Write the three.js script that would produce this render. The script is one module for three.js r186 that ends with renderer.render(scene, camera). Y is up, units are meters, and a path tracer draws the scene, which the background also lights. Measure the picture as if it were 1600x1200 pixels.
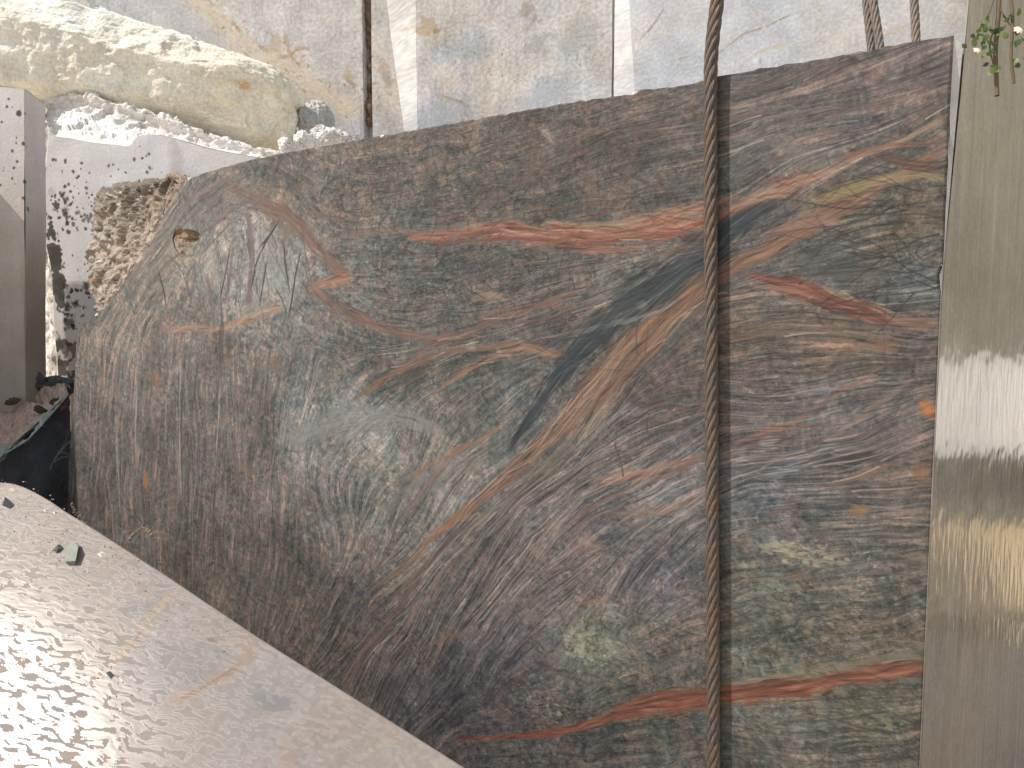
import * as THREE from 'three';
import { ConvexGeometry } from 'three/addons/geometries/ConvexGeometry.js';
import { mergeGeometries, mergeVertices } from 'three/addons/utils/BufferGeometryUtils.js';

// ------------------------------------------------------------------ camera, sky, sun, exposure
const scene = new THREE.Scene();
const camera = new THREE.PerspectiveCamera(53.98, 4 / 3, 0.05, 400);
camera.position.set(0, 1.5, 0);
camera.rotation.x = -4.6 * Math.PI / 180;
const renderer = new THREE.WebGLRenderer({ antialias: true });
renderer.setSize(1024, 768);
renderer.toneMapping = THREE.LinearToneMapping;
renderer.toneMappingExposure = 1.25;
renderer.shadowMap.enabled = true;
const SUN = new THREE.Vector3(-0.62, 0.78, 0.13).normalize();
{                                                             // hazy summer sky: pale towards the horizon, brighter round the sun
  const W = 512, H = 256, d = new Float32Array(W * H * 4), v = new THREE.Vector3();
  for (let j = 0; j < H; j++) for (let i = 0; i < W; i++) {
    const th = ((j + 0.5) / H - 0.5) * Math.PI, ph = ((i + 0.5) / W - 0.5) * 2 * Math.PI; v.set(Math.cos(th) * Math.cos(ph), Math.sin(th), Math.cos(th) * Math.sin(ph));
    const up = Math.max(0, v.y), k = Math.pow(1 - up, 2.2), g = 0.35 * Math.exp(-3.2 * (1 - v.dot(SUN))), q = (j * W + i) * 4;
    d[q] = 0.26 + 0.26 * k + g; d[q + 1] = 0.315 + 0.22 * k + g * 0.97; d[q + 2] = 0.41 + 0.15 * k + g * 0.9; d[q + 3] = 1;
  }
  const t = new THREE.DataTexture(d, W, H, THREE.RGBAFormat, THREE.FloatType); t.mapping = THREE.EquirectangularReflectionMapping; t.magFilter = t.minFilter = THREE.LinearFilter; t.needsUpdate = true;
  t.name = 'sky'; scene.background = t; scene.environment = t;
}
const sun = new THREE.DirectionalLight(0xfff5ea, 3.7);
sun.name = 'sun';
sun.position.copy(SUN).multiplyScalar(30).add(new THREE.Vector3(0, 1, -3));
sun.target.position.set(0, 1, -3); sun.target.name = 'sun_target';
sun.castShadow = true;
sun.shadow.mapSize.set(4096, 4096);
Object.assign(sun.shadow.camera, { left: -14, right: 14, top: 14, bottom: -14, near: 1, far: 80 });
scene.add(sun, sun.target);

// ------------------------------------------------------------------ helpers: random, noise
let seedv = 7;
function seed(s) { seedv = s >>> 0; }
function rnd() { seedv = (seedv + 0x6D2B79F5) | 0; let t = Math.imul(seedv ^ (seedv >>> 15), 1 | seedv); t = (t + Math.imul(t ^ (t >>> 7), 61 | t)) ^ t; return ((t ^ (t >>> 14)) >>> 0) / 4294967296; }
const rr = (a, b) => a + (b - a) * rnd();
seed(11);
const PERM = new Uint8Array(1024);
{ const p = [...Array(256).keys()]; for (let i = 255; i > 0; i--) { const j = Math.floor(rnd() * (i + 1)); const t = p[i]; p[i] = p[j]; p[j] = t; } for (let i = 0; i < 1024; i++) PERM[i] = p[i & 255]; }
const G2x = new Float64Array(256), G2y = new Float64Array(256);
for (let i = 0; i < 256; i++) { G2x[i] = Math.cos(i / 256 * Math.PI * 2); G2y[i] = Math.sin(i / 256 * Math.PI * 2); }
function n2(x, y) {                                            // gradient noise about -0.7 .. 0.7
  const xi = Math.floor(x), yi = Math.floor(y), fx = x - xi, fy = y - yi;
  const u = fx * fx * fx * (fx * (fx * 6 - 15) + 10), v = fy * fy * fy * (fy * (fy * 6 - 15) + 10);
  const X = xi & 255, X1 = (xi + 1) & 255, Y = yi & 255, Y1 = (yi + 1) & 255;
  const a = PERM[PERM[X] + Y], b = PERM[PERM[X1] + Y], c = PERM[PERM[X] + Y1], d = PERM[PERM[X1] + Y1];
  const p = G2x[a] * fx + G2y[a] * fy, q = G2x[b] * (fx - 1) + G2y[b] * fy, r = G2x[c] * fx + G2y[c] * (fy - 1), s = G2x[d] * (fx - 1) + G2y[d] * (fy - 1);
  const m = p + (q - p) * u, n = r + (s - r) * u;
  return m + (n - m) * v;
}
function f2(x, y, o) { let s = 0, a = 1, f = 1; for (let i = 0; i < o; i++) { s += a * n2(x * f + i * 17.3, y * f - i * 9.1); a *= 0.5; f *= 2.03; } return s; }
function h3(x, y, z) { let h = PERM[(PERM[(PERM[x & 255] + y) & 255] + z) & 255]; return h / 127.5 - 1; }
function n3(x, y, z) {
  const xi = Math.floor(x), yi = Math.floor(y), zi = Math.floor(z); let fx = x - xi, fy = y - yi, fz = z - zi;
  fx = fx * fx * (3 - 2 * fx); fy = fy * fy * (3 - 2 * fy); fz = fz * fz * (3 - 2 * fz);
  const L = (a, b, t) => a + (b - a) * t;
  return L(L(L(h3(xi, yi, zi), h3(xi + 1, yi, zi), fx), L(h3(xi, yi + 1, zi), h3(xi + 1, yi + 1, zi), fx), fy),
    L(L(h3(xi, yi, zi + 1), h3(xi + 1, yi, zi + 1), fx), L(h3(xi, yi + 1, zi + 1), h3(xi + 1, yi + 1, zi + 1), fx), fy), fz);
}
function f3(x, y, z, o) { let s = 0, a = 1, f = 1; for (let i = 0; i < o; i++) { s += a * n3(x * f + i * 7.7, y * f, z * f - i * 3.3); a *= 0.5; f *= 2.02; } return s; }
const ridge3 = (x, y, z, o) => { let s = 0, a = 1, f = 1; for (let i = 0; i < o; i++) { s += a * (0.5 - Math.abs(n3(x * f + i * 5.1, y * f, z * f))); a *= 0.5; f *= 2.1; } return s; };
// flat chips: the plane of the nearest cell
function facet3(x, y, z) {
  const xi = Math.floor(x), yi = Math.floor(y), zi = Math.floor(z); let best = 9, r = 0;
  for (let a = -1; a <= 1; a++) for (let b = -1; b <= 1; b++) for (let c = -1; c <= 1; c++) {
    const X = xi + a, Y = yi + b, Z = zi + c, dx = x - X - 0.5 - 0.45 * h3(X, Y, Z), dy = y - Y - 0.5 - 0.45 * h3(X + 41, Y, Z), dz = z - Z - 0.5 - 0.45 * h3(X, Y + 57, Z), d = dx * dx + dy * dy + dz * dz;
    if (d < best) { best = d; r = 0.8 * (dx * h3(X + 9, Y, Z + 5) + dy * h3(X, Y + 23, Z) + dz * h3(X + 77, Y, Z)) + 0.35 * h3(X, Y, Z + 91); }
  }
  return r;
}
const clamp = (x, a = 0, b = 1) => x < a ? a : x > b ? b : x;
const sst = (a, b, x) => { const t = clamp((x - a) / (b - a)); return t * t * (3 - 2 * t); };
const mixn = (a, b, t) => a + (b - a) * t;

// smooth curve through control points of any dimension
function spline(pts, n) {
  const out = [], m = pts.length - 1, k = pts[0].length;
  for (let i = 0; i <= n; i++) {
    const t = i / n * m, j = Math.min(m - 1, Math.floor(t)), f = t - j;
    const a = pts[Math.max(0, j - 1)], b = pts[j], c = pts[j + 1], d = pts[Math.min(m, j + 2)], o = [];
    for (let q = 0; q < k; q++) o.push(0.5 * (2 * b[q] + (c[q] - a[q]) * f + (2 * a[q] - 5 * b[q] + 4 * c[q] - d[q]) * f * f + (3 * b[q] - a[q] - 3 * c[q] + d[q]) * f * f * f));
    out.push(o);
  }
  return out;
}

// ------------------------------------------------------------------ stone painter: colours of a sawn face in its own metres
class Stone {
  constructor(x0, y0, wm, hm, ppm) {
    Object.assign(this, { x0, y0, wm, hm, ppm, W: Math.round(wm * ppm), H: Math.round(hm * ppm) });
    const n = this.W * this.H; this.r = new Float32Array(n); this.g = new Float32Array(n); this.b = new Float32Array(n); this.h = new Float32Array(n);
  }
  grid(points, k, power = 3) {                                 // coarse inverse-distance field of k values
    const s = 0.03, gw = Math.ceil(this.wm / s) + 2, gh = Math.ceil(this.hm / s) + 2, d = new Float32Array(gw * gh * k);
    for (let j = 0; j < gh; j++) for (let i = 0; i < gw; i++) {
      const x = this.x0 + i * s, y = this.y0 + j * s; let ws = 0; const o = j * gw + i;
      for (const p of points) { const w = 1 / Math.pow((x - p[0]) ** 2 + (y - p[1]) ** 2 + 0.0015, power / 2); ws += w; for (let q = 0; q < k; q++) d[o * k + q] += w * p[2 + q]; }
      for (let q = 0; q < k; q++) d[o * k + q] /= ws;
    }
    const me = this;
    return (x, y, q) => {
      let u = (x - me.x0) / s, v = (y - me.y0) / s; u = clamp(u, 0, gw - 1.001); v = clamp(v, 0, gh - 1.001);
      const i = u | 0, j = v | 0, fu = u - i, fv = v - j, a = (j * gw + i) * k + q, b = a + gw * k;
      return (d[a] * (1 - fu) + d[a + k] * fu) * (1 - fv) + (d[b] * (1 - fu) + d[b + k] * fu) * fv;
    };
  }
  each(fn) { const { W, H, ppm, x0, y0 } = this; for (let j = 0; j < H; j++) for (let i = 0; i < W; i++) fn(j * W + i, x0 + (i + 0.5) / ppm, y0 + (j + 0.5) / ppm, i, j); }
  mix(o, c, a) { this.r[o] += (c[0] / 255 - this.r[o]) * a; this.g[o] += (c[1] / 255 - this.g[o]) * a; this.b[o] += (c[2] / 255 - this.b[o]) * a; }
  lic(flow, cell, steps, stepPx, sd) {                         // grain combed along the direction field
    const { W, H } = this, N = new Float32Array(W * H), out = new Float32Array(W * H);
    seed(sd);
    if (cell <= 1) for (let i = 0; i < W * H; i++) N[i] = rnd();
    else { const f = 1 / cell; for (let j = 0; j < H; j++) for (let i = 0; i < W; i++) N[j * W + i] = 0.5 + 0.75 * n2(i * f + sd, j * f); }
    const gs = 8, gw = Math.ceil(W / gs) + 1, gh = Math.ceil(H / gs) + 1, DX = new Float32Array(gw * gh), DY = new Float32Array(gw * gh);
    for (let j = 0; j < gh; j++) for (let i = 0; i < gw; i++) { const x = this.x0 + i * gs / this.ppm, y = this.y0 + j * gs / this.ppm, a = flow(x, y); DX[j * gw + i] = Math.cos(a); DY[j * gw + i] = Math.sin(a); }
    for (let j = 0; j < H; j++) for (let i = 0; i < W; i++) {
      let s = N[j * W + i], c = 1;
      for (let sg = -1; sg <= 1; sg += 2) {
        let x = i, y = j, px = 0, py = 0;
        for (let k = 0; k < steps; k++) {
          const q = ((y / gs + 0.5) | 0) * gw + ((x / gs + 0.5) | 0); let dx = DX[q] * sg, dy = DY[q] * sg;
          if (k && dx * px + dy * py < 0) { dx = -dx; dy = -dy; }
          px = dx; py = dy; x += dx * stepPx; y += dy * stepPx;
          if (x < 0 || y < 0 || x > W - 1 || y > H - 1) break;
          s += N[(y | 0) * W + (x | 0)]; c++;
        }
      }
      out[j * W + i] = s / c;
    }
    let m = 0, v = 0; const n = W * H; for (let i = 0; i < n; i++) m += out[i]; m /= n; for (let i = 0; i < n; i++) v += (out[i] - m) ** 2; v = Math.sqrt(v / n) || 1;
    for (let i = 0; i < n; i++) out[i] = clamp((out[i] - m) / v, -2.5, 2.5);
    return out;
  }
  // a vein: control points [x, y, half width]; ragged, fibrous, two colours, optional pale border
  vein(pts, c, c2, o = {}) {
    const { alpha = 0.9, rag = 0.5, fib = 0.5, soft = 0.5, halo = null, haloA = 0.45, haloW = 1.9, gaps = 0, patch = 0.38 } = o, sd = o.seed ?? (pts[0][0] * 37 + pts[0][1] * 71);
    const P = spline(pts, Math.max(8, pts.length * 7)), n = P.length, { ppm, W, H, x0, y0 } = this; let len = [0];
    for (let i = 1; i < n; i++) len.push(len[i - 1] + Math.hypot(P[i][0] - P[i - 1][0], P[i][1] - P[i - 1][1]));
    const done = new Map();
    for (let i = 0; i < n - 1; i++) {                          // nearest segment wins per pixel
      const a = P[i], b = P[i + 1], w = Math.max(a[2], b[2], 0.0012) * (halo ? haloW * 1.6 : 1.7) + 2 / ppm, dx = b[0] - a[0], dy = b[1] - a[1], L2 = dx * dx + dy * dy + 1e-12;
      const i0 = Math.max(0, Math.floor((Math.min(a[0], b[0]) - w - x0) * ppm)), i1 = Math.min(W - 1, Math.ceil((Math.max(a[0], b[0]) + w - x0) * ppm));
      const j0 = Math.max(0, Math.floor((Math.min(a[1], b[1]) - w - y0) * ppm)), j1 = Math.min(H - 1, Math.ceil((Math.max(a[1], b[1]) + w - y0) * ppm));
      for (let j = j0; j <= j1; j++) for (let q = i0; q <= i1; q++) {
        const x = x0 + (q + 0.5) / ppm, y = y0 + (j + 0.5) / ppm, t = clamp(((x - a[0]) * dx + (y - a[1]) * dy) / L2), ex = x - a[0] - dx * t, ey = y - a[1] - dy * t, d = Math.hypot(ex, ey);
        if (d > w) continue;
        const k = j * W + q, old = done.get(k);
        if (!old || old[0] > d) done.set(k, [d, len[i] + t * (len[i + 1] - len[i]), Math.max(0.0006, a[2] + (b[2] - a[2]) * t), dx * ey - dy * ex > 0 ? 1 : -1]);
      }
    }
    const total = len[n - 1];
    for (const [k, [d, s, hw, sg]] of done) {
      const sd1 = d * sg, sw = sd1 + 0.012 * n2(s * 12 + sd, sd1 * 30), f = n2(s * 7 + sd, sw * 120) + 0.8 * n2(s * 16 + sd, sw * 290), e1 = n2(s * 11 + sd * 1.3, sg * 3.1), e2 = n2(s * 34 - sd, sd1 * 25 + sg * 7);
      const t = (d - Math.max(0, 0)) / (hw + 0.6 / ppm) + rag * (e1 * 1.1 + e2 * 0.8) + fib * 0.85 * f, tip = Math.min(1, Math.min(s, total - s) / 0.05 + 0.35);
      if (halo) { const ha = haloA * (1 - sst(0.5, haloW, t)) * tip; if (ha > 0.003) this.mix(k, halo, ha); }
      let al = alpha * tip * (1 - sst(1 - soft * 0.75, 1 + soft * 0.45, t));
      al *= 1 - 0.4 * fib * sst(0.0, 0.6, -f); if (gaps) al *= sst(-gaps, 0.35 - gaps, n2(s * 7 + sd * 2, 4.4) + 0.4 * f);
      if (al < 0.004) continue;
      al *= 1 - patch + patch * sst(-0.35, 0.15, n2(s * 6 + sd * 3, sd1 * 45) + 0.4 * e2);
      const m = clamp(0.45 + 0.9 * f + 0.3 * e2), li = 0.55 * sst(0.3, 0.75, f), dk = 1 - 0.38 * sst(0.25, 0.7, -f);
      this.mix(k, [0, 1, 2].map((q) => { const v = c[q] + (c2[q] - c[q]) * m; return (v + (c2[q] + 26 - v) * li) * dk; }), al);
    }
  }
  line(pts, w, c, a) {                                         // hair-thin line, w in metres (full width)
    const { ppm, W, H, x0, y0 } = this, wp = Math.max(0.55, w * ppm / 2), aa = a * Math.min(1, w * ppm / 1.1);
    for (let i = 0; i < pts.length - 1; i++) {
      const ax = (pts[i][0] - x0) * ppm, ay = (pts[i][1] - y0) * ppm, bx = (pts[i + 1][0] - x0) * ppm, by = (pts[i + 1][1] - y0) * ppm, dx = bx - ax, dy = by - ay, L2 = dx * dx + dy * dy + 1e-9, m = wp + 1;
      const i0 = Math.max(0, Math.floor(Math.min(ax, bx) - m)), i1 = Math.min(W - 1, Math.ceil(Math.max(ax, bx) + m)), j0 = Math.max(0, Math.floor(Math.min(ay, by) - m)), j1 = Math.min(H - 1, Math.ceil(Math.max(ay, by) + m));
      for (let j = j0; j <= j1; j++) for (let q = i0; q <= i1; q++) {
        const px = q + 0.5 - ax, py = j + 0.5 - ay, tt = (px * dx + py * dy) / L2; if (tt < -0.02 || tt > 1) continue;
        const d = Math.abs(px * dy - py * dx) / Math.sqrt(L2), al = aa * clamp(wp + 0.5 - d);
        if (al > 0.003) this.mix(j * W + q, c, al);
      }
    }
  }
  blob(x, y, rx, ry, ang, c, a, soft = 0.5, rag = 0.5, fq = 14) {
    const { ppm, W, H, x0, y0 } = this, m = Math.max(rx, ry) * 1.7, ca = Math.cos(ang), sa = Math.sin(ang);
    const i0 = Math.max(0, Math.floor((x - m - x0) * ppm)), i1 = Math.min(W - 1, Math.ceil((x + m - x0) * ppm)), j0 = Math.max(0, Math.floor((y - m - y0) * ppm)), j1 = Math.min(H - 1, Math.ceil((y + m - y0) * ppm));
    for (let j = j0; j <= j1; j++) for (let q = i0; q <= i1; q++) {
      const X = x0 + (q + 0.5) / ppm - x, Y = y0 + (j + 0.5) / ppm - y, u = (X * ca + Y * sa) / rx, v = (-X * sa + Y * ca) / ry;
      const t = Math.hypot(u, v) + rag * f2(X * fq + x * 31, Y * fq + y * 17, 3), al = a * (1 - sst(1 - soft, 1 + soft * 0.3, t));
      if (al > 0.004) this.mix(j * W + q, c, al);
    }
  }
  walk(x, y, ang, len, w, c, a, wob = 0.35, branch = 0.12, flow = null, depth = 0) {   // branching hairline
    const st = 0.008, pts = [[x, y]]; let l = 0;
    while (l < len) {
      if (flow) { let g = flow(x, y); if (Math.cos(g - ang) < 0) g += Math.PI; ang += Math.atan2(Math.sin(g - ang), Math.cos(g - ang)) * 0.25; }
      ang += (rnd() - 0.5) * wob; x += Math.cos(ang) * st; y += Math.sin(ang) * st; l += st; pts.push([x, y]);
      if (depth < 2 && rnd() < branch) this.walk(x, y, ang + (rnd() < 0.5 ? -1 : 1) * rr(0.3, 0.8), (len - l) * rr(0.3, 0.8), w * 0.75, c, a * 0.9, wob, branch, flow, depth + 1);
    }
    for (let i = 0; i < pts.length - 1; i++) this.line([pts[i], pts[i + 1]], w * (1 - 0.75 * i / pts.length), c, a * (1 - 0.5 * i / pts.length));
  }
  texture(gain = 1) {
    const { W, H, r, g, b } = this, d = new Uint8Array(W * H * 4);
    const conv = (v) => { v = clamp(v); if (gain === 1) return v * 255 + 0.5; let l = v <= 0.04045 ? v / 12.92 : Math.pow((v + 0.055) / 1.055, 2.4); l = Math.min(0.95, l * gain); return 255 * (l <= 0.0031308 ? l * 12.92 : 1.055 * Math.pow(l, 1 / 2.4) - 0.055) + 0.5; };
    for (let i = 0; i < W * H; i++) { d[i * 4] = conv(r[i]); d[i * 4 + 1] = conv(g[i]); d[i * 4 + 2] = conv(b[i]); d[i * 4 + 3] = 255; }
    return this.finish(d, true);
  }
  heightTexture() { const { W, H, h } = this, d = new Uint8Array(W * H * 4); for (let i = 0; i < W * H; i++) { const v = clamp(h[i]) * 255 + 0.5; d[i * 4] = d[i * 4 + 1] = d[i * 4 + 2] = v; d[i * 4 + 3] = 255; } return this.finish(d, false); }
  finish(d, srgb) {
    const t = new THREE.DataTexture(d, this.W, this.H, THREE.RGBAFormat); if (srgb) t.colorSpace = THREE.SRGBColorSpace;
    t.magFilter = THREE.LinearFilter; t.minFilter = THREE.LinearMipmapLinearFilter; t.generateMipmaps = true; t.anisotropy = 8; t.wrapS = t.wrapT = THREE.MirroredRepeatWrapping;
    t.repeat.set(1 / this.wm, 1 / this.hm); t.offset.set(-this.x0 / this.wm, -this.y0 / this.hm); t.needsUpdate = true; return t;
  }
}
const dirField = (st, strokes) => {                            // direction field from strokes (doubled angles)
  const g = [];
  for (const s of strokes) { const P = spline(s, s.length * 3); for (let i = 0; i < P.length - 1; i++) { const a = Math.atan2(P[i + 1][1] - P[i][1], P[i + 1][0] - P[i][0]); g.push([(P[i][0] + P[i + 1][0]) / 2, (P[i][1] + P[i + 1][1]) / 2, Math.cos(2 * a), Math.sin(2 * a)]); } }
  const f = st.grid(g, 2, 3.4);
  return (x, y) => 0.5 * Math.atan2(f(x, y, 1), f(x, y, 0)) + 0.4 * n2(x * 5, y * 5) + 0.35 * n2(x * 14, y * 14 + 7);
};

// ------------------------------------------------------------------ geometry helpers
const V = (p) => new THREE.Vector3(p[0], p[1], p[2]);
function put(name, geo, mat, parent) { const m = new THREE.Mesh(geo, mat); m.name = name; m.castShadow = m.receiveShadow = true; (parent || scene).add(m); return m; }
function tag(o, label, category, group, kind) { o.userData.label = label; if (category) o.userData.category = category; if (group) o.userData.group = group; if (kind) o.userData.kind = kind; return o; }
function thing(name, fr, label, category, group) {             // Group at the thing's base with the axes of its main face
  const o = new THREE.Group(); o.name = name; scene.add(o);
  if (fr.x) { const m = new THREE.Matrix4().makeBasis(V(fr.x), V(fr.y), V(fr.n)); o.quaternion.setFromRotationMatrix(m); o.position.set(...fr.o); } else o.position.set(...fr);
  o.updateMatrixWorld(true);
  return tag(o, label, category, group, 'thing');
}
function fromWorld(o, p) { return o.worldToLocal(V(p)).toArray(); }
function meshGrid(nu, nv, fn) {                                // fn(i, j) -> [x, y, z, u, v]
  const pos = [], uv = [], idx = [];
  for (let j = 0; j <= nv; j++) for (let i = 0; i <= nu; i++) { const p = fn(i / nu, j / nv); pos.push(p[0], p[1], p[2]); uv.push(p[3], p[4]); }
  for (let j = 0; j < nv; j++) for (let i = 0; i < nu; i++) { const a = j * (nu + 1) + i, b = a + 1, c = a + nu + 1, d = c + 1; idx.push(a, b, d, a, d, c); }
  const g = new THREE.BufferGeometry(); g.setAttribute('position', new THREE.Float32BufferAttribute(pos, 3)); g.setAttribute('uv', new THREE.Float32BufferAttribute(uv, 2)); g.setIndex(idx); g.computeVertexNormals(); return g;
}
// sheet of broken stone through a row of curves
function loft(curves, nu, nv, amp, freq, o = {}) {
  const rows = curves.map((c) => spline(c, nu));
  const g = meshGrid(nu, nv, (u, v) => { const i = Math.round(u * nu), col = rows.map((r) => r[i]); const p = col.length > 2 ? spline(col, nv)[Math.round(v * nv)] : col[0].map((q, k) => q + (col[1][k] - q) * v); return [p[0], p[1], p[2], 0, 0]; });
  const P = g.attributes.position, N = g.attributes.normal, UV = g.attributes.uv, { hold0 = true, hold1 = false, sd = 0, facet = 0, ff = 10 } = o;
  let uLen = 0; for (let i = 1; i <= nu; i++) uLen += Math.hypot(...rows[0][i].map((q, k) => q - rows[0][i - 1][k]));
  const vLen = Math.hypot(...rows[0][nu >> 1].map((q, k) => q - rows[rows.length - 1][nu >> 1][k]));
  for (let k = 0; k < P.count; k++) {
    const v = Math.floor(k / (nu + 1)) / nv, u = (k % (nu + 1)) / nu, x = P.getX(k), y = P.getY(k), z = P.getZ(k);
    let w = 1; if (hold0) w *= sst(0, 0.12, v); if (hold1) w *= sst(0, 0.12, 1 - v);
    let d = w * amp * (1.5 * (ridge3(x * freq + sd, y * freq, z * freq, 4) - 0.35) + 0.7 * f3(x * freq * 0.5 + sd, y * freq * 0.5, z * freq * 0.5, 2) + 0.25 * n3(x * freq * 7, y * freq * 7 + sd, z * freq * 7));
    if (facet) d += w * facet * (facet3(x * ff + 0.4 * n3(x * ff, y * ff, z * ff), y * ff, z * ff + sd) + 0.45 * facet3(x * ff * 2.3, y * ff * 2.3 + sd, z * ff * 2.3));
    P.setXYZ(k, x + N.getX(k) * d, y + N.getY(k) * d, z + N.getZ(k) * d); UV.setXY(k, u * uLen, v * vLen);
  }
  g.computeVertexNormals(); return g;
}
// upright prism: bottom and top outlines (local x, z) turning from front left to front right and round the back
function prism(bot, top, y0, y1, o = {}) {
  const { cell = 0.12, noise = 0.004, sd = 0, topY = null, edge = null } = o, n = bot.length, gs = [];
  for (let e = 0; e < n; e++) {
    const a = bot[e], b = bot[(e + 1) % n], c = top[e], d = top[(e + 1) % n], L = Math.max(Math.hypot(b[0] - a[0], b[1] - a[1]), 0.001);
    const nu = Math.max(2, Math.min(60, Math.ceil(L / cell))), nv = Math.max(4, Math.min(60, Math.ceil((y1 - y0) / cell))), ex = (b[0] - a[0]) / L, ez = (b[1] - a[1]) / L;
    gs.push(meshGrid(nu, nv, (u, v) => {
      const q = (k) => mixn(mixn(a[k], b[k], u), mixn(c[k], d[k], u), v), z = q(1); let x = q(0); const t = topY ? topY(x, z) : y1, y = mixn(y0, t, v);
      if (edge) x += edge(y) * (e === 0 ? 1 - u : e === n - 1 ? 1 : e === n - 2 ? u : 0);
      const k = noise * (f3(x * 2 + sd, y * 2, z * 2, 3)) * (u > 0.001 && u < 0.999 ? 1 : 0.6);
      return [x - ez * k, y, z + ex * k, x - z, y];
    }));
  }
  const sh = new THREE.Shape(top.map((p) => new THREE.Vector2(p[0], p[1]))), cap = new THREE.ShapeGeometry(sh), P = cap.attributes.position;
  for (let i = 0; i < P.count; i++) { const x = P.getX(i), z = P.getY(i); P.setXYZ(i, x, topY ? topY(x, z) : y1, z); }
  const ix = cap.index.array; for (let i = 0; i < ix.length; i += 3) { const t = ix[i + 1]; ix[i + 1] = ix[i + 2]; ix[i + 2] = t; }
  cap.computeVertexNormals();
  for (let i = 0; i < P.count; i++) { const nn = cap.attributes.normal; if (nn.getY(i) < 0) nn.setXYZ(i, -nn.getX(i), -nn.getY(i), -nn.getZ(i)); }
  gs.push(cap);
  return mergeGeometries(gs);
}
// a broken rock: ball cut by random planes, then roughened
function rockGeo(rx, ry, rz, sd, o = {}) {
  const { cuts = 14, near = 0.72, detail = 40, rough = 0.05, freq = 3, planes = [], box = 2, facet = 0 } = o; seed(sd);
  const g0 = new THREE.IcosahedronGeometry(1, detail); g0.deleteAttribute('uv'); g0.deleteAttribute('normal'); const g = mergeVertices(g0, 1e-4), P = g.attributes.position, pl = planes.map((p) => [new THREE.Vector3(p[0], p[1], p[2]).normalize(), p[3]]);
  for (let i = 0; i < cuts; i++) pl.push([new THREE.Vector3(rr(-1, 1), rr(-1, 1), rr(-1, 1)).normalize(), rr(near, near + 0.22)]);
  const p = new THREE.Vector3(), m = Math.max(rx, ry, rz);
  for (let i = 0; i < P.count; i++) {
    p.fromBufferAttribute(P, i); const d0 = p.clone(); if (box !== 2) d0.multiplyScalar(1 / Math.pow(Math.abs(p.x) ** box + Math.abs(p.y) ** box + Math.abs(p.z) ** box, 1 / box)); let s = 1;
    for (const [n, d] of pl) { const c = d0.dot(n); if (c > 0.05) s = Math.min(s, d / c); }
    const X = d0.x * rx / m, Y = d0.y * ry / m, Z = d0.z * rz / m;
    s += rough * (1.3 * (ridge3(X * freq + sd, Y * freq, Z * freq, 5) - 0.35) + 0.5 * f3(X * freq * 3, Y * freq * 3 + sd, Z * freq * 3, 3));
    if (facet) s += facet * (facet3(X * freq * 1.6 + sd, Y * freq * 1.6, Z * freq * 1.6) + 0.5 * facet3(X * freq * 4 + sd, Y * freq * 4, Z * freq * 4));
    P.setXYZ(i, d0.x * s * rx, d0.y * s * ry, d0.z * s * rz);
  }
  g.computeVertexNormals(); return boxUV(g);
}
function boxUV(g) {
  const q = g.index ? g.toNonIndexed() : g, P = q.attributes.position, uv = new Float32Array(P.count * 2), a = new THREE.Vector3(), b = new THREE.Vector3(), c = new THREE.Vector3();
  for (let i = 0; i < P.count; i += 3) {
    a.fromBufferAttribute(P, i); b.fromBufferAttribute(P, i + 1); c.fromBufferAttribute(P, i + 2); const n = b.clone().sub(a).cross(c.clone().sub(a)), X = Math.abs(n.x), Y = Math.abs(n.y), Z = Math.abs(n.z);
    [a, b, c].forEach((p, k) => { uv[(i + k) * 2] = X > Y && X > Z ? p.z : p.x; uv[(i + k) * 2 + 1] = Y >= X && Y > Z ? p.z : p.y; });
  }
  q.setAttribute('uv', new THREE.BufferAttribute(uv, 2)); return q;
}
const M = (o) => new THREE.MeshStandardMaterial({ roughness: 0.85, metalness: 0, ...o });

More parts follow.
